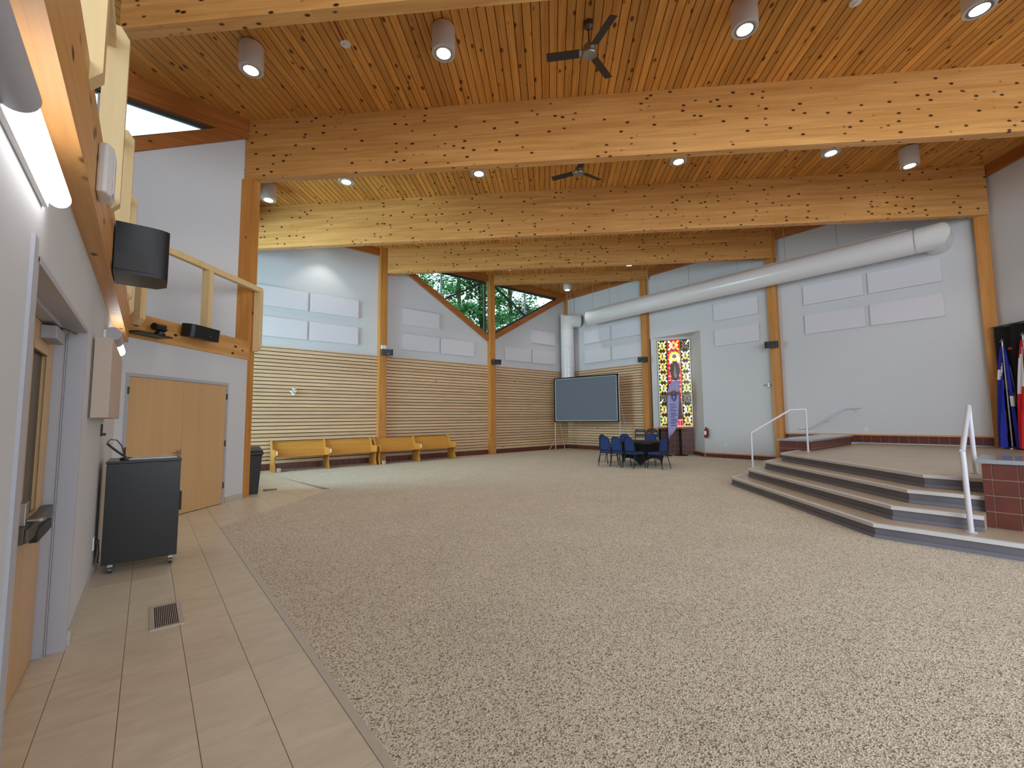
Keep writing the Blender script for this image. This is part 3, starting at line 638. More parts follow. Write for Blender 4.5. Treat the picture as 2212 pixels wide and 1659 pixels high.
# ---------------------------------------------------------------- loudspeakers
def rbox(w, d, h, r=.03, n=4):                     # box with rounded front corners, front at -y
    pts = [(-w / 2, d), (w / 2, d)]
    for i in range(n + 1):
        t = math.pi / 2 * i / n; pts.append((w / 2 - r + r * math.cos(t), -0 + r - r * math.sin(t)))
    for i in range(n + 1):
        t = math.pi / 2 * i / n; pts.append((-w / 2 + r - r * math.sin(t), r - r * math.cos(t)))
    return pts
def speaker(name, c, rz, w, d, h, lab, r=.05, tilt=0.0, grille='black_plastic', body='black_plastic'):
    ro = root(name, c, lab, 'loudspeaker', None, rz)
    P = rbox(w, d, h, r)
    def P3(pts, z0, z1, sx=1, dy=0): return MB().ext([(x * sx, y + dy, z0) for x, y in pts][::-1], (0, 0, z1 - z0))
    b = put('cabinet', P3(P, -h / 2, h / 2), body, ro, local=True, smooth=True, auto=35); b.rotation_euler = (tilt, 0, 0)
    g = put('grille', P3([(x, min(y, d * .4)) for x, y in P], -h / 2 + .015, h / 2 - .015, .97, -.006), grille, ro, local=True); g.rotation_euler = (tilt, 0, 0)
    k = put('bracket', MB().box(-.03, .03, d, d + .07, -.06, .06), 'black_plastic', ro, local=True)
    bd = put('badge', MB().box(-.02 + w * .1, .02 + w * .1, -.009, -.005, -h * .22, -h * .18), 'steel', ro, local=True); bd.rotation_euler = (tilt, 0, 0)
    return ro
speaker('wall_speaker', (6.50, 14.76, 3.93), math.radians(-22), .40, .17, .22, 'small black speaker on the post under the white square box', tilt=math.radians(8))
speaker('wall_speaker', (11.50, 14.76, 3.96), math.radians(-18), .40, .17, .22, 'small black speaker on the post between the tree windows', tilt=math.radians(8))
speaker('wall_speaker', (15.9, 10.46, 3.94), math.radians(-68), .40, .17, .22, 'small black speaker on the post beside the stained glass', tilt=math.radians(8))
speaker('wall_speaker', (15.9, 5.5, 3.90), math.radians(-72), .40, .17, .22, 'small black speaker on the post above the stage rail', tilt=math.radians(8))
tag(put('junction_box', MB().box(6.35, 6.54, 14.90, 14.98, 4.06, 4.20), 'white_plastic', loc=(6.45, 14.94, 4.06), bevel=.01), 'small white square box on timber post above a black speaker', 'box')
# big speaker on the gallery beam, turned to the room
bs = root('loudspeaker', (-.09, 4.62, 2.86), 'large rounded black loudspeaker bracketed to the gallery beam', 'loudspeaker')
prof = [(-.16, .0), (.13, .0)]
pr = [(-.165, .32), (-.165, -.06)]
R_ = .10
outl = [(-.165, .20), (-.165, -.20)] + [(.02 + .145 * math.sin(t), -.20 + .0 - 0 + (1 - math.cos(t)) * .145 * .4) for t in [i * math.pi / 2 / 6 for i in range(1, 7)]] + [(.165, .10), (.10, .20)]
mbs = MB().ext([(-.09 + x, 4.62 + y, 2.665) for x, y in outl], (0, 0, .40))
put('cabinet', mbs, 'black_plastic', bs, smooth=True, bevel=.03, auto=50)
put('grille', MB().ext([(-.09 + x * .9 - .01, 4.62 + y * .98 - .012, 2.69) for x, y in outl[:5]] + [(.02, 4.62 - .1, 2.69)], (0, 0, .13)), 'dark_grille', bs)
put('bracket', MB().box(-.262, -.235, 4.5, 4.75, 2.78, 3.0).box(-.30, -.255, 4.56, 4.66, 2.86, 2.92), 'black_plastic', bs)
speaker('loudspeaker', DP(1.22, .30, 3.0), math.radians(45) , .62, .20, .21, 'oblong black loudspeaker on the beam above the double doors', r=.07, tilt=math.radians(6))
pz = root('security_camera', DP(.42, .18, 2.86), 'black dome head camera on a thin shelf at the gallery corner', 'camera')
put('shelf', MB().ob(DP(.02, .03, 2.80), D * .56, N * .24, (0, 0, .018)), 'black_plastic', pz)
c_ = Vector(DP(.42, .20, 2.82))
put('base', MB().lathe([(.07, 0), (.075, .02), (.05, .06)], c_, 20), 'black_plastic', pz, smooth=True)
put('head', MB().cyl(c_ + D * -.10 + Vector((0, 0, .12)), c_ + D * .05 + Vector((0, 0, .12)), .055, n=20).sphere(c_ + D * .06 + Vector((0, 0, .12)), .06), 'black_plastic', pz, smooth=True)
put('camera_lens', MB().cyl(c_ + D * .07 + N * .045 + Vector((0, 0, .12)), c_ + D * .07 + N * .065 + Vector((0, 0, .12)), .022, n=14), 'steel', pz)
# white angular wall speaker high on the rail post
ws = root('white_speaker', (-.23, 3.12, 2.72), 'white angular speaker high up beside the gallery rail', 'loudspeaker')
put('cabinet', MB().ext([(-.262, 3.05, 2.72), (-.225, 3.03, 2.72), (-.20, 3.08, 2.72), (-.20, 3.22, 2.72), (-.262, 3.22, 2.72)], (0, 0, .27)), 'white_metal', ws, bevel=.012)
put('grille', MB().ext([(-.199, 3.09, 2.74), (-.196, 3.09, 2.74), (-.196, 3.21, 2.74), (-.199, 3.21, 2.74)], (0, 0, .23)), 'white_plastic', ws)
sb = root('sensor_box', (-.25, 5.2, 3.05), 'small white sensor box below the large black loudspeaker', 'sensor')
put('body', MB().box(-.235, -.205, 5.18, 5.24, 2.93, 3.06), 'white_plastic', sb, bevel=.006); put('lip', MB().box(-.243, -.197, 5.17, 5.25, 2.915, 2.94), 'white_plastic', sb)

# ---------------------------------------------------------------- wall lights on the left wall
def sconce(y0, ylit0, ylit1, z, lab, rr=.05):
    r = root('wall_light', (-.36, (y0 + ylit1) / 2, z - .1), lab, 'wall light', 'tube wall lights')
    xc = -.352 + rr * 1.05
    put('back_plate', MB().box(-.36, -.342, y0 - .1, ylit1 - .03, z - rr * 1.3, z + rr * .4), 'white_plastic', r, bevel=.004)
    put('cover', MB().cyl((xc, y0, z), (xc, ylit0, z), rr * 1.28, n=28), 'frame_paint', r, smooth=True)
    put('tube', MB().cyl((xc, ylit0, z), (xc, ylit1 - rr, z), rr, n=28, cap=False).sphere((xc, ylit1 - rr, z), rr, n=28), 'tube_lit', r, smooth=True)
    return r
sconce(1.2, 1.74, 2.50, 2.42, 'glowing tube wall light at the left edge of the photo', .036)
sconce(5.7, 6.25, 7.2, 2.38, 'small glowing tube wall light above the beige wall box', .05)
wbx = root('wall_cabinet', (-.36, 5.3, 1.56), 'beige fabric wall box of two panels left of the double doors', 'wall cabinet')
put('panel', MB().box(-.345, -.24, 4.66, 5.48, 1.555, 2.19), 'cabinet_fabric', wbx, bevel=.003)
put('panel', MB().box(-.345, -.24, 5.49, 6.32, 1.555, 2.19), 'cabinet_fabric', wbx, bevel=.003)
put('back_frame', MB().box(-.36, -.345, 4.68, 6.3, 1.57, 2.17), 'cabinet_side', wbx)
hk = root('wall_hook', (-.35, 6.1, 1.40), 'small black cable holder on the wall below the beige box', 'hook')
put('plate', MB().box(-.358, -.345, 6.0, 6.03, 1.38, 1.50), 'black_plastic', hk); put('clip', MB().box(-.345, -.32, 6.0, 6.05, 1.385, 1.41), 'black_plastic', hk)

# ---------------------------------------------------------------- AV console
cs = root('media_console', (0, 6.3, 0), 'black wheeled media console standing by the left wall', 'console')
put('body', MB().box(-.30, .30, 6.03, 6.62, .095, 1.095), 'black_laminate', cs, bevel=.004)
put('top', MB().box(-.305, .305, 6.025, 6.625, 1.095, 1.12), 'black_laminate', cs, bevel=.003)
put('handle', MB().box(.30, .325, 6.1, 6.2, .55, .75), 'black_plastic', cs, bevel=.006)
for x, y in ((-.23, 6.09), (.25, 6.09), (-.23, 6.55), (.25, 6.55)):
    c = put('caster', MB().cyl((x - .015, y, .034), (x + .015, y, .034), .034, n=18), 'dark_steel', cs, smooth=True)
    put('fork', MB().box(x - .02, x + .02, y - .02, y + .02, .06, .095), 'steel', c)
kb = root('keyboard_tray', (.1, 6.3, 1.12), 'thin light control surface lying on the black console', 'keyboard')
put('case', MB().box(-.14, .27, 6.14, 6.36, 1.121, 1.137), 'steel', kb, bevel=.004); put('keys', MB().box(-.10, .23, 6.17, 6.33, 1.137, 1.143), 'cabinet_fabric', kb)
mc = root('gooseneck_microphone', (-.18, 6.2, 1.12), 'gooseneck microphone with looped cable on the black console', 'microphone')
put('base', MB().lathe([(.05, 0), (.05, .02), (.02, .03)], (-.16, 6.2, 1.121), 16), 'black_plastic', mc)
put('neck', MB().path([(-.16, 6.2, 1.15), (-.22, 6.2, 1.20), (-.29, 6.2, 1.27), (-.315, 6.2, 1.30)], .011, n=8), 'black_plastic', mc)
put('cable', MB().path([(-.315, 6.2, 1.305), (-.29, 6.2, 1.34), (-.24, 6.2, 1.33), (-.20, 6.2, 1.27), (-.17, 6.2, 1.16)], .005, n=6), 'black_plastic', mc)
pc = root('power_plug', (-.35, 5.95, .35), 'black plug and cord in the wall outlet behind the console', 'plug')
put('outlet', MB().box(-.36, -.35, 5.93, 6.0, .28, .40), 'white_plastic', pc); put('plug', MB().box(-.35, -.315, 5.945, 5.985, .33, .37), 'black_plastic', pc, bevel=.004)
put('cord', MB().path([(-.32, 5.965, .34), (-.315, 5.96, .25), (-.32, 6.0, .15), (-.315, 6.1, .12)], .006, n=6), 'black_plastic', pc)
vg = root('floor_vent', (.17, 4.5, 0), 'slatted metal floor vent set in the tiles by the door', 'vent')
fm = MB()
for a in ((.075, .28, 4.22, 4.25), (.075, .28, 4.73, 4.76), (.075, .105, 4.25, 4.73), (.25, .28, 4.25, 4.73)): fm.box(*a, 0, .007)
put('frame', fm, 'vent_metal', vg); put('void', MB().box(.105, .25, 4.25, 4.73, .0003, .0012), 'groove_dark', vg)
for i in range(13):
    x = .112 + i * .0112; put('slat', MB().box(x, x + .0045, 4.25, 4.73, .001, .006), 'vent_metal', vg)
tb = root('trash_bin', (1.72, 10.6, 0), 'tall black trash bin behind the timber post', 'trash bin')
bm_ = MB(); a0, a1 = (1.50, 10.50, 1.83, 10.80), (1.47, 10.47, 1.88, 10.84)
vs = [(a0[0], a0[1], 0), (a0[2], a0[1], 0), (a0[2], a0[3], 0), (a0[0], a0[3], 0), (a1[0], a1[1], .80), (a1[2], a1[1], .80), (a1[2], a1[3], .80), (a1[0], a1[3], .80)]
bm_.add(vs, [(0, 3, 2, 1), (0, 1, 5, 4), (1, 2, 6, 5), (2, 3, 7, 6), (3, 0, 4, 7), (4, 5, 6, 7)])
put('body', bm_, 'black_plastic', tb, bevel=.012); put('rim', MB().box(1.45, 1.90, 10.45, 10.86, .80, .88), 'black_plastic', tb, bevel=.015)
put('lid', MB().ext([(1.46, 10.46, .88), (1.89, 10.46, .88), (1.89, 10.85, .95), (1.46, 10.85, .95)], (0, 0, .02)), 'black_plastic', tb, bevel=.006)
tag(put('door_wedge', MB().ext([(2.0, 10.9, 0), (2.25, 10.8, 0), (2.0, 10.8, 0)], (0, 0, .03)), 'dark_steel', loc=(2.1, 10.85, 0)), 'small dark mat corner on the tiles beside the trash bin', 'mat')

# ---------------------------------------------------------------- pews
def pew(x0, x1, lab, label2):
    r = root('church_pew', ((x0 + x1) / 2, 14.7, 0), lab, 'pew', 'oak pews along the slatted wall'); yb_, yf = 14.98, 14.30
    xm = (x0 + x1) / 2
    put('seat', MB().ext([(x0 + .05, 14.33, .43), (x0 + .05, 14.32, .455), (x0 + .05, 14.80, .435), (x0 + .05, 14.80, .405)], (x1 - x0 - .1, 0, 0)), 'pew_wood', r, bevel=.008)
    put('backrest', MB().ext([(x0 + .05, 14.78, .43), (x0 + .05, 14.92, .86), (x0 + .05, 14.945, .86), (x0 + .05, 14.81, .41)], (x1 - x0 - .1, 0, 0)), 'pew_wood', r)
    put('top_rail', MB().box(x0 + .05, x1 - .05, 14.905, 14.955, .855, .885), 'pew_wood', r, bevel=.008)
    prof = [(14.34, 0), (14.42, .20), (14.40, .38), (14.31, .46), (14.31, .60), (14.35, .645), (14.75, .655), (14.86, .89), (14.93, .93), (14.97, .90), (14.93, .60), (14.90, .35), (14.95, 0)]
    for x in (x0, xm - .022, x1 - .045):
        e = put('end_panel', MB().ext([(x, y, z) for y, z in prof], (.045, 0, 0)), 'pew_wood', r, bevel=.008)
    return r
pew(2.89, 6.0, 'oak pew nearest the trash bin, left of the wall post', ''); pew(6.09, 9.15, 'oak pew standing in front of the wall post, further along', '')
for i, (x, nm_) in enumerate(((2.93, 'left end'), (4.46, 'middle'), (7.62, 'middle'))):
    tag(put('pew_number_tag', MB().box(x, x + .03, 14.285, 14.31, .50, .62), 'paper', loc=(x, 14.3, .5)), 'white paper tag on the %s arm of the %s pew' % (nm_, 'nearer' if i < 2 else 'further'), 'tag')
for x, nm_ in ((2.97, 'left end of the nearer pew'), (6.20, 'left end of the further pew')):
    tag(put('foot_block', MB().box(x, x + .10, 14.30, 14.40, 0, .12), 'cabinet_fabric', loc=(x, 14.35, 0), bevel=.01), 'small pale block on the floor at the ' + nm_, 'block')
og = root('wall_ornament', (3.53, 15.13, 2.45), 'crumpled silvery white ornament hung on the slats over the pews', 'ornament')
for i, (dx, dz, a) in enumerate(((0, .09, .3), (-.05, 0, .9), (.05, .02, -.4), (0, -.07, .1))):
    mm = MB()
    for k2 in range(5):
        t = a + k2 * 2 * math.pi / 5; mm.add([(3.53 + dx, 15.09, 2.45 + dz), (3.53 + dx + .07 * math.cos(t), 15.14, 2.45 + dz + .07 * math.sin(t)), (3.53 + dx + .05 * math.cos(t + .9), 15.07, 2.45 + dz + .05 * math.sin(t + .9))], [(0, 1, 2)])
    put('petal', mm, 'paper', og)
# >>>MORE
# ---------------------------------------------------------------- stage with four steps
def stagepoly(k):
    xk = 7.0 + .43 * (k - 1); dk = 5.62 + .54 * (k - 1); yt = 4.45 - .245 * (k - 1)
    return xk, dk, yt
st = root('stage_platform', (11, 1, 0), 'grey stage with four angled steps and pale nosings', 'stage')
RH = .1725
for k in range(1, 5):
    xk, dk, yt = stagepoly(k); z0, z1_ = (k - 1) * RH, k * RH
    ysp = -3.6 if k == 1 else .46
    e = .022
    def outline(s_):                       # outer edge of the step, inset by s_
        return [(xk + s_, ysp), (xk + s_, xk - dk - .414 * s_), (yt + dk + .414 * s_, yt - s_), (12.07 if k > 1 else 12.07, yt - s_)]
    body = outline(e)
    if k == 4: back = [(XW, 3.43), (XW, .5), (12.4, -3.45), (8.32, -3.45)]
    else: back = [(12.07, .46), ] if k > 1 else [(12.07, -3.45)]
    if k == 4:
        poly = body[:3] + [(12.07, body[2][1]), (12.07, 3.43), (XW, 3.43), (XW, .5), (12.4, -3.45), (8.32, -3.45), (8.32, .46)]
        put('deck', MB().ext([(x, y, 3 * RH - .0) for x, y in poly], (0, 0, RH - .002)), 'stage_vinyl', st)
    else:
        poly = body + back
        put('tread', MB().ext([(x, y, z0) for x, y in poly], (0, 0, RH - .002)), 'stage_vinyl', st)
    # riser facing, cove and nosing follow the outer edge
    o_ = outline(0)
    def strip(nm_, s0, s1, za, zb, m):
        a, b = outline(s0), outline(s1); mb = MB()
        for i in range(3):
            mb.add([(*a[i], za), (*a[i + 1], za), (*b[i + 1], za), (*b[i], za), (*a[i], zb), (*a[i + 1], zb), (*b[i + 1], zb), (*b[i], zb)],
                   [(0, 3, 2, 1), (4, 5, 6, 7), (0, 1, 5, 4), (1, 2, 6, 5), (2, 3, 7, 6), (3, 0, 4, 7)])
        return put(nm_, mb, m, st)
    strip('riser', .012, .024, z0 + .04, z1_ - .035, 'riser_vinyl')
    strip('cove_base', -.004, .024, z0, z0 + .045, 'cove_vinyl')
    strip('nosing', -.016, .045, z1_ - .042, z1_ + .003, 'nosing')

def plinth(name, x0, x1, y0, y1, z0, z1_, lab, faces, pitch=.203, rowh=.195, capo=.035, first=0.0):
    r = root(name, ((x0 + x1) / 2, (y0 + y1) / 2, z0), lab, 'plinth', 'tiled plinths beside the stage steps')
    put('core', MB().box(x0 + .012, x1 - .012, y0 + .012, y1 - .012, z0, z1_ - .05), 'grout', r)
    cap = put('cap', MB().box(x0 - capo, x1 + capo, y0 - capo, y1 + capo, z1_ - .05, z1_), 'stone_cap', r, bevel=.006)
    H_ = z1_ - .05 - z0
    nrow = max(1, round(H_ / rowh)); hh = H_ / nrow
    for f in faces:
        L = (y1 - y0) if f in '-x+x' and f[1] == 'x' else (x1 - x0); t = -first
        while t < L - .02:
            a, b = max(t, 0) + .006, min(t + pitch, L) - .006
            for rr in range(nrow):
                za = z1_ - .05 - (rr + 1) * hh + .006; zb = za + hh - .012
                if f == '-x': q = (x0, x0 + .014, y1 - b, y1 - a)
                elif f == '-y': q = (x0 + a, x0 + b, y0, y0 + .014)
                elif f == '+y': q = (x0 + a, x0 + b, y1 - .014, y1)
                put('tile', MB().box(*q, za, zb), 'brick_tile', r)
            t += pitch
    return r
plinth('tiled_plinth', 7.754, 8.6, -3.4, .467, RH, .975, 'red tiled plinth with grey stone cap at the lower right', ['-x'], first=.113)
plinth('tiled_plinth', 12.07, 15.6, 3.45, 4.13, .02, .955, 'low red tiled plinth at the foot of the timber post', ['-x', '-y'])

# ---------------------------------------------------------------- handrails
def rail(name, label, pts, posts, r=.021, brackets=()):
    ro = root(name, pts[0], label, 'handrail', 'white pipe handrails')
    put('grip', MB().path(pts, r, 12), 'rail_paint', ro, smooth=True)
    for a, b in posts: 
        p_ = put('post', MB().cyl(a, b, r, n=14), 'rail_paint', ro, smooth=True)
        put('flange', MB().cyl(a, (a[0], a[1], a[2] + .008), r * 2, n=16), 'rail_paint', p_)
    for a, b in brackets: put('bracket', MB().path([a, (a[0], a[1], a[2] - .05), b], .009, 8).cyl(b, (b[0] + .012, b[1], b[2]), .03, n=14), 'rail_paint', ro)
    return ro
rail('handrail', 'white pipe handrail at the left end of the stage steps', [(10.80, 4.27, 1.13), (11.55, 3.68, 1.655), (11.85, 3.45, 1.665)],
     [((10.80, 4.27, .345), (10.80, 4.27, 1.13)), ((11.85, 3.45, .69), (11.85, 3.45, 1.66))])
rail('handrail', 'white pipe handrail in front of the right-hand plinth', [(7.24, .57, 1.09), (8.92, .60, 1.63)],
     [((7.28, .56, RH), (7.24, .57, 1.09)), ((8.94, .59, .69), (8.92, .60, 1.63))], r=.026)
rail('wall_handrail', 'white handrail fixed to the wall above the tiled plinth', [(16.25, 4.95, 1.10), (16.25, 4.60, 1.12), (16.25, 3.67, 1.73), (16.25, 3.32, 1.735)], [], r=.02,
     brackets=[((16.25, 4.15, 1.40), (16.335, 4.15, 1.33)), ((16.25, 3.45, 1.715), (16.335, 3.45, 1.65))])
wbk = root('wall_bracket', (16.33, 5.8, 2.5), 'small grey metal bracket on the wall left of the timber post', 'bracket')
put('bar', MB().path([(16.28, 5.95, 2.585), (16.28, 5.62, 2.58)], .016, 8), 'steel', wbk)
put('mount', MB().box(16.28, 16.348, 5.75, 5.82, 2.54, 2.62), 'steel', wbk)
for (y, z, nm_) in ((3.2, 1.05, 'stage'), (7.3, .42, 'door bay')):
    tag(put('wall_socket', MB().box(16.338, 16.35, y, y + .08, z, z + .12), 'white_plastic', loc=(16.34, y, z)), 'white wall socket low on the wall of the ' + nm_, 'socket')

# ---------------------------------------------------------------- ducts
du = root('air_duct', (15.75, 7.2, 6.2), 'long white round air duct hung along the right wall', 'duct')
Rd = .345; zc = 6.2
put('tube', MB().cyl((15.75, 1.75, zc), (15.75, 13.12, zc), Rd, n=40), 'duct_paint', du, smooth=True)
put('end_cap', MB().lathe([(Rd + .006, 0), (Rd + .006, .03), (Rd * .9, .05), (.001, .06)], (0, 0, 0), 40), 'duct_paint', du, smooth=True, local=True)
ec = bpy.data.objects['end_cap']; ec.location = Vector((15.75, 13.1, zc)) - du.location; ec.rotation_euler = (-math.pi / 2, 0, 0)
me_ = MB(); n_ = 40; vs = []
for q in ((15.75, 1.76, 0, -1), ):
    pass
ring = []
for s_, (cx, cy, ax) in enumerate((((15.75, 1.78, 0)), (15.75, 1.42, 45), (16.36, 1.42, 90))):
    a = math.radians(ax); rr = Rd / (math.cos(math.radians(45)) if ax == 45 else 1)
    for i in range(n_):
        t = 2 * math.pi * i / n_; u = rr * math.cos(t) if ax == 45 else Rd * math.cos(t); w = Rd * math.sin(t)
        vs.append((cx + u * math.cos(a), cy + u * math.sin(a), zc + w))
fs = [(s_ * n_ + i, s_ * n_ + (i + 1) % n_, (s_ + 1) * n_ + (i + 1) % n_, (s_ + 1) * n_ + i) for s_ in range(2) for i in range(n_)]
put('elbow', MB().add(vs, fs), 'duct_paint', du, smooth=True, auto=50)
put('hanging_rail', MB().box(15.73, 15.77, 1.9, 12.95, zc + Rd + .01, zc + Rd + .045), 'cabinet_fabric', du)
for y in (13.0, 11.95, 10.0, 8.2, 6.4, 4.9, 3.5, 2.1):
    yy = min(y, 12.9); put('hanger_wire', MB().cyl((15.75, yy, zc + Rd + .04), (15.75, yy, ZC), .010, n=6), 'leg_alu', du)
rd = root('duct_riser', (15.75, 14.6, 3), 'upright white duct in the corner bending into the wall behind the screen', 'duct')
rx, ry = 15.80, 14.62
put('tube', MB().cyl((rx, ry, 2.1), (rx, ry, 5.9), .32, n=36), 'duct_paint', rd, smooth=True)
for z in (2.6, 4.0, 5.0, 5.85): put('seam_band', MB().lathe([(.322, 0), (.328, .01), (.328, .03), (.322, .04)], (rx, ry, z), 36), 'duct_paint', rd)
vs = []
ez = Vector((0.80, -.60, 0)).normalized()
for s_, ax in enumerate((0, 45, 90)):
    c = Vector((rx, ry, 5.88)) if ax == 0 else Vector((rx, ry, 6.32)) if ax == 45 else Vector((rx, ry, 6.32)) + ez * .66
    a = math.radians(ax); rr = .32 / (math.cos(math.radians(45)) if ax == 45 else 1); side = Vector((-ez.y, ez.x, 0))
    for i in range(36):
        t = 2 * math.pi * i / 36; u = (rr if ax == 45 else .32) * math.cos(t)
        p_ = c + (ez * math.cos(a) * -1 + Vector((0, 0, 1)) * math.sin(a)) * u + side * .32 * math.sin(t); vs.append(tuple(p_))
fs = [(s_ * 36 + i, s_ * 36 + (i + 1) % 36, (s_ + 1) * 36 + (i + 1) % 36, (s_ + 1) * 36 + i) for s_ in range(2) for i in range(36)]
put('elbow', MB().add(vs, fs), 'duct_paint', rd, smooth=True, auto=50)
for dx in (-.16, .16): put('hanger_wire', MB().cyl((rx + dx * .8 + ez.x * .15, ry - abs(dx) * .6 + .05, 6.3), (rx + dx * .8 + ez.x * .15, ry - abs(dx) * .6 + .05, ZC), .012, n=6), 'leg_alu', rd)

# ---------------------------------------------------------------- projection screen
SA, SB = Vector((14.80, 14.60, 0)), Vector((15.40, 11.36, 0)); sd = (SB - SA).normalized(); sn = Vector((sd.y, -sd.x, 0)); sn = sn if sn.x < 0 else -sn; SL = (SB - SA).length
def SP(t, off, z): return tuple(SA + sd * t + sn * off + Vector((0, 0, z)))
sc_ = root('projection_screen', SP(SL / 2, 0, 0), 'large grey projection screen on folding legs in the far corner', 'projection screen')
ZB, ZT = 1.32, 3.40; fw = .055
put('fabric', MB().ob(SP(fw, .0, ZB + fw), sd * (SL - 2 * fw), sn * .006, (0, 0, ZT - ZB - 2 * fw)), 'screen_fabric', sc_)
eb = MB()
for a, b, c, d_ in ((fw, SL - fw, ZB + fw, ZB + fw + .025), (fw, fw + .03, ZB + fw, ZT - fw), (SL - fw - .03, SL - fw, ZB + fw, ZT - fw), (fw, SL - fw, ZT - fw - .02, ZT - fw)): eb.ob(SP(a, .006, c), sd * (b - a), sn * .003, (0, 0, d_ - c))
put('pale_edge', eb, 'screen_edge', sc_)
fm = MB()
for a, b, c, d_ in ((0, SL, ZB, ZB + fw), (0, SL, ZT - fw, ZT), (0, fw, ZB, ZT), (SL - fw, SL, ZB, ZT)): fm.ob(SP(a, -.03, c), sd * (b - a), sn * .05, (0, 0, d_ - c))
put('frame', fm, 'black_fabric', sc_)
for t in (.03, SL + .03):
    put('leg', MB().cyl(SP(t, 0, 0), SP(t, 0, 3.3), .018, n=8), 'leg_alu', sc_)
    put('leg', MB().cyl(SP(t + .12, -.62, .0), SP(t, -.05, 2.4), .018, n=8), 'leg_alu', sc_)
    put('leg', MB().cyl(SP(t, 0, .48), SP(t - .12, .42, .0), .018, n=8), 'leg_alu', sc_)

# ---------------------------------------------------------------- round table and chairs
TC = Vector((12.3, 8.22, 0)); Rt = .90
tbm = MB(); nth = 96; lv = 12; vs = []
for i in range(nth):
    th = 2 * math.pi * i / nth; a = abs(math.sin(2 * (th - .5)))
    zb_ = .30 * a ** .8 * (1 - .25 * a) + .01; rb = .62 - .10 * a
    for j in range(lv + 1):
        s_ = j / lv; z = .745 + (zb_ - .745) * s_; rr = Rt + (rb - Rt) * (1 - (1 - s_) ** 1.7) - .10 * a * math.sin(math.pi * s_)
        vs.append((TC.x + rr * math.cos(th), TC.y + rr * math.sin(th), z))
fs = [(i * (lv + 1) + j, i * (lv + 1) + j + 1, ((i + 1) % nth) * (lv + 1) + j + 1, ((i + 1) % nth) * (lv + 1) + j) for i in range(nth) for j in range(lv)]
tb_ = root('round_table', (TC.x, TC.y, 0), 'round folding table under the black stretch cloth', 'table')
put('tabletop', MB().lathe([(.001, .71), (Rt - .015, .71), (Rt - .015, .738), (.001, .738)], TC, 48), 'black_plastic', tb_)
for i in range(4):
    th = .5 + i * math.pi / 2; put('leg', MB().cyl((TC.x + .60 * math.cos(th), TC.y + .60 * math.sin(th), 0), (TC.x + .55 * math.cos(th), TC.y + .55 * math.sin(th), .71), .014, n=8), 'dark_steel', tb_)
cl = MB().add(vs, fs).lathe([(.001, .748), (Rt * .6, .748), (Rt - .01, .747), (Rt, .742)], TC, 64)
tag(put('tablecloth', cl, 'black_fabric', loc=(TC.x, TC.y, 0), smooth=True, auto=60), 'black stretch cloth over the round table among blue chairs', 'tablecloth')

def chair_mesh():
    r = root('banquet_chair', (0, 0, 0), 'x', 'chair', 'blue banquet chairs around the black table')
    seat = MB().ext([(x, y, .415) for x, y in [(.21, -.17), (.19, -.205), (-.20, -.19), (-.215, -.16), (-.215, .16), (-.20, .19), (.19, .205), (.21, .17)]], (0, 0, .06))
    put('seat', seat, 'blue_fabric', r, bevel=.02)
    pts = [(-.185, .0), (-.19, .18), (-.165, .30)] + [(-.165 + .165 * (1 - math.cos(t)) * 1.0, .30 + .13 * math.sin(t)) for t in [i * math.pi / 2 / 5 for i in range(1, 6)]]
    pts = pts + [(-y, z) for y, z in pts[::-1][1:]]
    def bk(y, z, off, s_=1.0):
        h = z * s_; return (-.20 - h * .17 + off, y * s_, .50 + h + (1 - s_) * .2)
    a = MB().ext([bk(y, z, 0) for y, z in pts], (.035, 0, .006)); put('backrest', a, 'blue_fabric', r, bevel=.01)
    fp = [bk(y * 1.04, z, -.008) for y, z in pts]
    put('back_frame', MB().path([( -.21, -.185, .40)] + fp + [(-.21, .185, .40)], .013, 8).path([bk(-.18, -.02, -.008), bk(.18, -.02, -.008)], .010, 6), 'black_plastic', r, smooth=True)
    for sy in (-1, 1):
        put('leg', MB().path([(-.20, sy * .19, .44), (-.23, sy * .205, .25), (-.30, sy * .21, 0)], .012, 8), 'black_plastic', r, smooth=True)
        put('leg', MB().path([(.17, sy * .19, .42), (.22, sy * .205, 0)], .012, 8), 'black_plastic', r, smooth=True)
    put('seat_frame', MB().path([(.18, -.19, .405), (-.2, -.19, .405), (-.2, .19, .405), (.18, .19, .405), (.18, -.19, .405)], .011, 6), 'black_plastic', r)
    for sy in (-1, 1): put('stretcher', MB().path([(.195, sy * .195, .33), (-.215, sy * .195, .33)], .008, 6), 'black_plastic', r)
    return r
ch0 = chair_mesh()
spots = [((11.36, 8.80), 5, 'blue banquet chair at the left end of the near row by the round table'),
         ((11.38, 8.35), 0, 'blue banquet chair in the middle of the near row by the round table'),
         ((11.38, 7.86), -8, 'blue banquet chair third from the left, overlapping the black cloth'),
         ((11.72, 7.30), 88, 'banquet chair seen from the side at the right of the round table'),
         ((12.25, 9.50), -85, 'blue banquet chair mostly hidden behind the near row, leftmost of the far side'),
         ((12.95, 9.22), -122, 'blue banquet chair on the far side of the table, middle'),
         ((13.36, 8.62), -160, 'blue banquet chair on the far side of the table, right, below the black chairs')]
for i, ((x, y), a, lab) in enumerate(spots):
    o = ch0 if i == 0 else dup(ch0)
    o.location = (x, y, 0); o.rotation_euler = (0, 0, math.radians(a)); o['label'] = lab
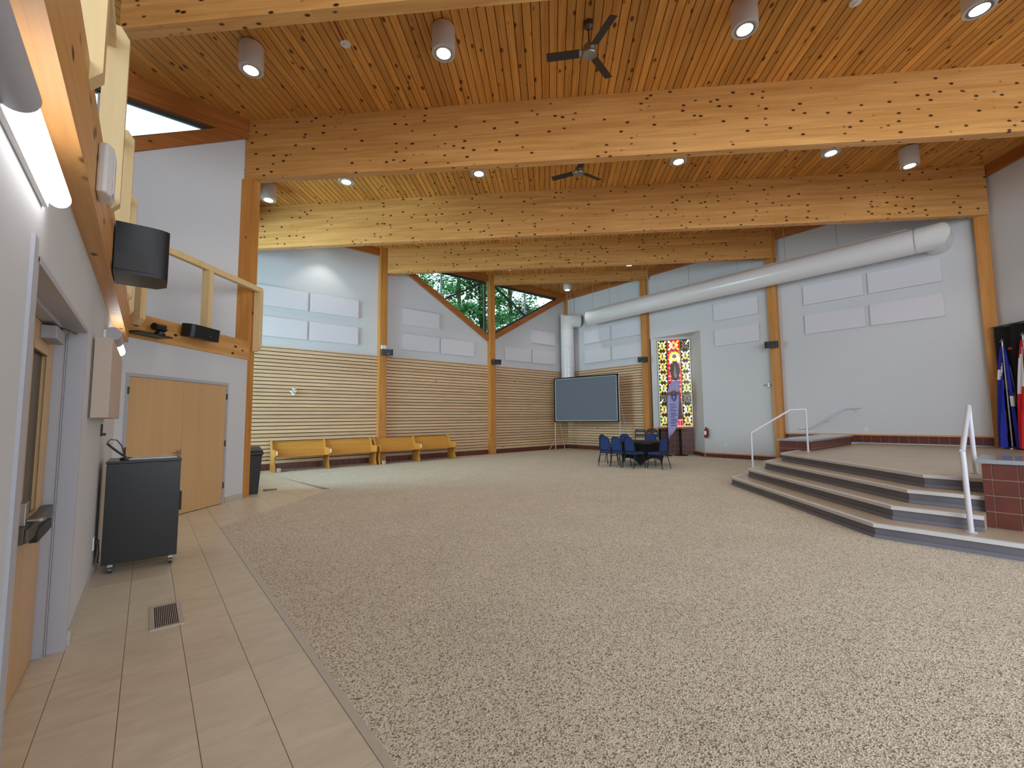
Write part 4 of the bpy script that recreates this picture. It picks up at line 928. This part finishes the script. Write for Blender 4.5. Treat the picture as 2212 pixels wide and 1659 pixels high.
def folding(x, y, a, lab):
    r = root('office_chair', (x, y, 0), lab, 'chair', 'black chairs by the tiled niche', math.radians(a))
    put('seat', MB().ext([(.2, -.2, .44), (-.2, -.2, .44), (-.2, .2, .44), (.2, .2, .44)], (0, 0, .05)), 'black_fabric', r, local=True, bevel=.02)
    pts = [(-.22, .74), (-.20, .98), (-.12, 1.03), (.12, 1.03), (.20, .98), (.22, .74)]
    put('backrest', MB().path([(-.24, y_, z) for y_, z in pts], .018, 8).ext([(-.25, y_, z) for y_, z in ((-.21, .72), (-.21, .84), (.21, .84), (.21, .72))], (.02, 0, 0)).ext([(-.25, y_, z) for y_, z in ((-.2, .90), (-.18, 1.0), (.18, 1.0), (.2, .90))], (.012, 0, 0)), 'black_plastic', r, local=True)
    for sx in (-1, 1):
        for sy in (-1, 1): put('leg', MB().path([(sx * .2, sy * .2, .45), (sx * .24, sy * .22, 0)], .013, 8), 'black_plastic', r, local=True)
    for sy in (-1, 1): put('upright', MB().path([(-.2, sy * .2, .45), (-.24, sy * .21, .75)], .013, 8), 'black_plastic', r, local=True)
folding(15.35, 10.42, 190, 'black open-backed chair in front of the slats, left of the niche'); folding(15.45, 9.88, 200, 'black chair just right of the other, before the tiled niche base')

# ---------------------------------------------------------------- high tables and banner in the niche
def bar_table(x, y, lab):
    r = root('bar_table', (x, y, 0), lab, 'table', 'tall slim tables by the tiled niche')
    put('top', MB().lathe([(.001, 1.055), (.30, 1.055), (.305, 1.065), (.30, 1.078), (.001, 1.078)], (x, y, 0), 32), 'plate_wood', r)
    put('column', MB().cyl((x, y, .02), (x, y, 1.055), .05, n=16), 'black_fabric', r)
    put('base', MB().lathe([(.001, 0), (.28, 0), (.27, .02), (.06, .05)], (x, y, 0), 28), 'black_plastic', r)
bar_table(15.95, 9.80, 'tall slim table left of the lilac banner'); bar_table(16.25, 9.08, 'tall slim table right of the lilac banner')
bn = root('feather_banner', (15.72, 9.28, 0), 'lilac feather banner with blue crest before the stained glass', 'banner')
bd = Vector((.30, -.95, 0)).normalized()
def BP(t, z, off=0): return tuple(Vector((15.72, 9.30, z)) + bd * t + Vector((-.95, -.30, 0)) * off)
pole = [BP(0, 0), BP(0, 1.0), BP(.0, 2.2), BP(.03, 2.55), BP(.10, 2.80), BP(.22, 2.96), BP(.38, 3.02)]
put('pole', MB().path(pole, .014, 8), 'black_plastic', bn, smooth=True)
edgeL = [(.02, .62), (.02, 1.0), (.02, 1.6), (.02, 2.2), (.05, 2.52), (.12, 2.76), (.23, 2.90), (.38, 2.965)]
edgeR = [(.06, .72), (.30, 1.03), (.40, 1.30), (.44, 1.8), (.48, 2.3), (.50, 2.6), (.50, 2.8), (.49, 2.93)]
vs = []
for (a, za), (b, zb) in zip(edgeL, edgeR):
    for j in range(9):
        s_ = j / 8; vs.append(BP(a + (b - a) * s_, za + (zb - za) * s_, .03 * math.sin(6.3 * s_ + za)))
fs = [(i * 9 + j, i * 9 + j + 1, (i + 1) * 9 + j + 1, (i + 1) * 9 + j) for i in range(7) for j in range(8)]
cloth = put('cloth', MB().add(vs, fs), 'banner_cloth', bn, smooth=True); md = cloth.modifiers.new('s', 'SOLIDIFY'); md.thickness = .004
cr = MB().ext([BP(.20, 2.40, .055), BP(.38, 2.40, .055), BP(.37, 2.24, .055), BP(.29, 2.13, .055), BP(.21, 2.24, .055)], (-.004, 0, 0))
put('crest_shield', cr, 'banner_blue', bn)
cc = MB().ext([BP(.23, 2.55, .055), BP(.35, 2.55, .055), BP(.37, 2.42, .055), BP(.21, 2.42, .055)], (-.004, 0, 0))
for a in (-.5, -.25, .25, .5): cc.ext([BP(.29 + a * .15, 2.5, .055), BP(.29 + a * .5, 2.44 + .1 * abs(a) , .055), BP(.29 + a * .5, 2.36, .055), BP(.29 + a * .2, 2.40, .055)], (-.004, 0, 0))
put('crest_mantle', cc, 'banner_brown', bn)
put('crest_cross', MB().ext([BP(.27, 2.36, .062), BP(.31, 2.36, .062), BP(.31, 2.2, .062), BP(.27, 2.2, .062)], (-.003, 0, 0)).ext([BP(.235, 2.31, .062), BP(.345, 2.31, .062), BP(.345, 2.28, .062), BP(.235, 2.28, .062)], (-.003, 0, 0)), 'banner_cloth', bn)
tx = MB(); zz = 2.02
for i, w_ in enumerate((.20, .26, .12, .24, .22, .26, .16, .24, .26, .2, .24)):
    tx.ext([BP(.12 + .02 * (i % 3), zz, .05), BP(.12 + w_, zz, .05), BP(.12 + w_, zz - .022, .05), BP(.12 + .02 * (i % 3), zz - .022, .05)], (-.003, 0, 0)); zz -= .07 if i % 3 else .10
put('lettering', tx, 'banner_blue', bn)
put('base', MB().lathe([(.001, 0), (.16, 0), (.15, .03), (.02, .05)], (15.72, 9.30, 0), 24), 'black_plastic', bn)

# ---------------------------------------------------------------- stained glass window_5
sg = put('window_5', MB().ob(GP(0, -.02, 1.14), gd * .03, gn * .06, (0, 0, 3.6)).ob(GP(GL - .03, -.02, 1.14), gd * .03, gn * .06, (0, 0, 3.6)), 'lead', kind=STR)
ZG0, ZG1 = 1.16, 4.73; rows = 8; hh = (ZG1 - ZG0) / rows; cols = [(.03, .40), (.40, GL - .40), (GL - .40, GL - .03)]
def shp(mb, c, pts, mi, off=.012, d=.008):
    mb.ext([GP(c[0] + x, off, c[1] + z) for x, z in pts], tuple(gn * d), mi)
def disc(mb, c, r, mi, off=.012, n=12, sx=1, sz=1): shp(mb, c, [(r * sx * math.cos(2 * math.pi * i / n), r * sz * math.sin(2 * math.pi * i / n)) for i in range(n)], mi, off)
GM = ['glass_dark', 'glass_gold', 'glass_pale', 'glass_orange', 'glass_green', 'glass_smoke', 'glass_red', 'glass_robe']
def rosette(t0, t1, z0, z1_, bgm, dull, seed):
    rd_ = random.Random(seed); w, h = t1 - t0, z1_ - z0; c = ((t0 + t1) / 2, (z0 + z1_) / 2); mb = MB()
    mb.ob(GP(t0 + .008, 0, z0 + .008), gd * (w - .016), gn * .01, (0, 0, h - .016), bgm)
    pal = [5, 5, 2] if dull else [1, 1, 2, 4]
    for sx in (-1, 1):
        for sz in (-1, 1):
            m_ = rd_.choice(pal); q = [(sx * .03 * w, sz * .05 * h), (sx * .30 * w, sz * .46 * h), (sx * .44 * w, sz * .44 * h), (sx * .42 * w, sz * .32 * h), (sx * .07 * w, sz * .0 * h)]
            shp(mb, c, q if sx * sz > 0 else q[::-1], m_)
    for dx, dz in ((0, .27), (0, -.27), (.25, 0), (-.25, 0)):
        cc_ = (c[0] + dx * w, c[1] + dz * h); disc(mb, cc_, .125 * min(w, h), 5 if dull else 2, .018); disc(mb, cc_, .075 * min(w, h), 5 if dull else (3 if dx == 0 else rd_.choice([4, 1])), .024)
    disc(mb, c, .06 * w, 0, .02)
    return put('pane', mb, GM, sg)
for rr in range(rows):
    for ci in (0, 2): rosette(cols[ci][0], cols[ci][1], ZG0 + rr * hh, ZG0 + (rr + 1) * hh, 0, rr == 2 or (rr == 7 and ci == 2), rr * 3 + ci)
rosette(cols[1][0], cols[1][1], ZG0 + 7 * hh, ZG1, 6, False, 77)
c0, c1 = cols[1]; cw = c1 - c0; cm = (c0 + c1) / 2
for z0, z1_ in ((ZG0, ZG0 + hh), (ZG0 + hh, ZG0 + 3 * hh), (ZG0 + 3 * hh, ZG0 + 5 * hh), (ZG0 + 5 * hh, ZG0 + 7 * hh)):
    mb = MB(); nrw = max(2, int((z1_ - z0) / .15)); rd_ = random.Random(int(z0 * 100))
    for i in range(nrw):
        za, zb = z0 + (z1_ - z0) * i / nrw, z0 + (z1_ - z0) * (i + 1) / nrw; x = c0 + .008
        while x < c1 - .02:
            xe = min(x + rd_.uniform(.07, .16), c1 - .008)
            if c1 - xe < .05: xe = c1 - .008
            mb.ob(GP(x, 0, za + .006), gd * (xe - x - .004), gn * .01, (0, 0, zb - za - .008), 6); x = xe
    put('pane', mb, GM, sg)
fig = MB(); zf = ZG0 + 6.45 * hh
disc(fig, (cm + .02, zf), .20, 4, .014, 20); disc(fig, (cm + .02, zf), .13, 2, .022, 18); disc(fig, (cm + .02, zf), .09, 5, .03, 16)
for q in ([(-.22, -.02), (-.10, -.04), (-.08, -.30), (-.20, -.25)], [(.22, -.02), (.20, -.25), (.10, -.30), (.10, -.04)]): shp(fig, (cm + .02, zf), q, 2, .014)
shp(fig, (cm + .02, zf), [(-.14, -.22), (-.20, -.60), (-.10, -.95), (.02, -1.02), (.14, -.95), (.20, -.55), (.14, -.22)], 7, .014)
shp(fig, (cm + .02, zf), [(-.09, -1.05), (-.22, -2.0), (-.24, -2.6), (-.02, -2.6), (.0, -1.4)], 7, .014); shp(fig, (cm + .02, zf), [(.03, -1.1), (.05, -2.6), (.24, -2.6), (.2, -1.9), (.12, -1.05)], 7, .014)
shp(fig, (cm + .02, zf), [(.0, -.3), (-.05, -.8), (.02, -.95), (.07, -.8)], 5, .022)
put('robed_figure', fig, GM, sg)
bars = MB()
for rr in range(rows + 1):
    for ci in (0, 2): bars.ob(GP(cols[ci][0], .01, ZG0 + rr * hh - .008), gd * (cols[ci][1] - cols[ci][0]), gn * .022, (0, 0, .016))
for rr in (0, 1, 3, 5, 7, 8): bars.ob(GP(c0, .01, ZG0 + rr * hh - .008), gd * cw, gn * .022, (0, 0, .016))
for t in (c0, c1): bars.ob(GP(t - .009, .01, ZG0), gd * .018, gn * .026, (0, 0, ZG1 - ZG0))
put('lead_bars', bars, 'lead', sg)

# ---------------------------------------------------------------- fire extinguisher
fx = root('fire_extinguisher', (16.26, 8.10, .73), 'red fire extinguisher hanging on the wall right of the niche', 'fire extinguisher')
ex, ey = 16.25, 8.03
put('cylinder', MB().lathe([(.06, .72), (.068, .74), (.07, 1.0), (.05, 1.05), (.02, 1.07)], (ex, ey, 0), 20), 'red_paint', fx, smooth=True)
put('label_plate', MB().box(ex - .074, ex - .066, ey - .04, ey + .04, .84, .98), 'paper', fx)
put('valve', MB().box(ex - .02, ex + .02, ey - .015, ey + .015, 1.07, 1.11).box(ex - .08, ex + .03, ey - .012, ey + .012, 1.11, 1.125), 'black_plastic', fx)
put('hose', MB().path([(ex, ey - .03, 1.09), (ex - .02, ey - .09, 1.05), (ex - .02, ey - .10, .9), (ex - .01, ey - .09, .80)], .011, 8), 'black_plastic', fx)
tag(put('safety_notice', MB().box(16.338, 16.35, 8.06, 8.135, 1.0, 1.14), 'paper', loc=(16.34, 8.1, 1.0)), 'small white notice on the wall beside the fire extinguisher', 'notice')

# ---------------------------------------------------------------- curtain and flags
cu = root('curtain', (14.5, -1.0, RH * 4), 'black stage curtain at the right edge', 'curtain')
n_ = 60; vs = []
for zi in range(2):
    pass
zl = [.70, 3.62]
for j, z in enumerate(zl):
    for i in range(n_ + 1):
        s_ = i / n_ * 5.2; off = .05 * math.sin(s_ * 16) + .02 * math.sin(s_ * 37)
        vs.append((15.93 - s_ / R2 - off / R2, .53 - s_ / R2 + off / R2, z))
fs = [(i, i + 1, n_ + 2 + i, n_ + 1 + i) for i in range(n_)]
c_o = put('drape', MB().add(vs, fs), 'curtain_black', cu, smooth=True, auto=70); md = c_o.modifiers.new('s', 'SOLIDIFY'); md.thickness = .01
put('rod', MB().cyl((15.96, .56, 3.64), (12.3, -3.1, 3.64), .02, n=10), 'dark_steel', cu)
def flag(x, y, lab, kind, h=2.55):
    r = root('flag', (x, y, 4 * RH), lab, 'flag', 'draped flags before the black curtain'); z0 = 4 * RH
    put('base', MB().lathe([(.13, 0), (.12, .02), (.04, .06)], (x, y, z0), 24), 'steel', r, smooth=True)
    put('pole', MB().cyl((x, y, z0), (x, y, z0 + h), .014, n=10), 'flag_white', r)
    put('finial', MB().lathe([(.04, h), (.045, h + .015), (.01, h + .03), (.03, h + .05), (.001, h + .075)], (x, y, z0), 16), 'steel', r)
    nu, nv = 26, 30; vs = []; fs = []; ms = []
    for j in range(nv + 1):
        t = j / nv; z = z0 + h - .10 - t * (h - .14); w = .03 + .20 * t ** .75
        for i in range(nu + 1):
            a = -math.pi * .9 + 1.8 * math.pi * i / nu
            rr = w * (1 + .22 * math.sin(5 * a + 2 * t) + .1 * math.sin(9 * a))
            vs.append((x + rr * math.cos(a) * .8, y + rr * math.sin(a) * .9, z))
    for j in range(nv):
        for i in range(nu):
            u, v_ = (i + .5) / nu, (j + .5) / nv
            fs.append((j * (nu + 1) + i, j * (nu + 1) + i + 1, (j + 1) * (nu + 1) + i + 1, (j + 1) * (nu + 1) + i))
            if kind == 'blue':      # white cross on blue with small white lilies, seen in folds
                q = v_ + .35 * (u - .5); ms.append(1 if (.34 < q < .44) or (abs(u - .30) < .05 and v_ > .2) or (abs(u - .52) < .045 and .62 < v_ < .86) or (abs(u - .42) < .03 and .46 < v_ < .52) else 0)
            else:                   # red, white, red with the maple leaf hidden in the folds
                q = v_ + .5 * (u - .5); leaf = ((u - .45) / .12) ** 2 + ((v_ - .52) / .10) ** 2 < 1 and (i + j) % 3 != 0
                ms.append(1 if (.30 < q < .66) and not leaf else 0)
    mb = MB(); mb.v = vs; mb.f = fs; mb.m = ms
    put('cloth', mb, ['flag_blue' if kind == 'blue' else 'flag_red', 'flag_white'], r, smooth=True, auto=70)
flag(15.68, .40, 'draped blue and white flag against the black curtain', 'blue'); flag(15.32, .07, 'draped red and white flag at the right edge', 'red', 2.62)
tag(put('stage_lamp_glow', MB().lathe([(.001, 0), (.04, .0), (.03, .05)], (15.45, .28, 3.02), 12), 'red_paint', loc=(15.45, .28, 3.02)), 'small red dot high on the black curtain between the flags', 'light')

# ---------------------------------------------------------------- trees outside the corner windows
def tree(x, y, h, cr_, seed, lab):
    rd_ = random.Random(seed); r = root('tree', (x, y, -1.0), lab, 'tree', 'leafy trees outside the tall windows')
    put('trunk', MB().path([(x, y, -1), (x + .1, y, h * .4), (x - .1, y + .1, h * .75), (x, y, h)], .16, 10), 'bark', r, smooth=True)
    br = MB()
    vs, fs = [], []
    for b_ in range(46):
        a = rd_.uniform(0, 6.28); zz = rd_.uniform(.22, 1.0) * h; L = cr_ * (1.15 - .6 * zz / h) * rd_.uniform(.5, 1)
        e = Vector((x + L * math.cos(a), y + L * math.sin(a), zz + rd_.uniform(-.2, .5)))
        br.path([(x, y, zz - .8), ((x + e.x) / 2, (y + e.y) / 2, zz - .1), tuple(e)], .03, 5)
        for _ in range(150):
            s_ = rd_.uniform(.25, 1.05); c = Vector((x, y, zz - .4)).lerp(e, s_) + Vector((rd_.gauss(0, .34), rd_.gauss(0, .34), rd_.gauss(0, .22)))
            d = Vector((rd_.gauss(0, 1), rd_.gauss(0, 1), rd_.gauss(0, .5))).normalized(); u = d.orthogonal().normalized(); q = rd_.uniform(.14, .30); w_ = u * q * .5; k0 = len(vs)
            droop = Vector((0, 0, -q * .25))
            vs += [tuple(c), tuple(c + d * q * .5 + w_), tuple(c + d * q + droop), tuple(c + d * q * .5 - w_)]; fs.append((k0, k0 + 1, k0 + 2, k0 + 3))
    put('branches', br, 'bark', r, kind='stuff'); put('foliage', MB().add(vs, fs), 'leaf', r, kind='stuff')
for i, (x, y, h, c, lab) in enumerate(((11.5, 22.5, 14, 3.2, 'leafy tree filling the left tree window'), (16.0, 22.0, 13, 3.2, 'leafy tree filling the right tree window'), (20.5, 24.5, 14, 3.4, 'leafy tree furthest right behind the corner window'),
                                      (14.0, 27.5, 17, 4.2, 'taller tree standing behind the two window trees'), (9.0, 27.0, 17, 4.0, 'taller tree at the upper left of the left tree window'), (19.5, 30.0, 18, 4.4, 'distant tree seen through the right tree window'))):
    tree(x, y, h, c, 11 + i, lab)
put('ground_outside', MB().box(-30, 60, 15.6, 70, -1.2, -1.0).box(17.5, 60, -40, 15.6, -1.2, -1.0), 'leaf', kind=STR)
bpy.context.view_layer.update()
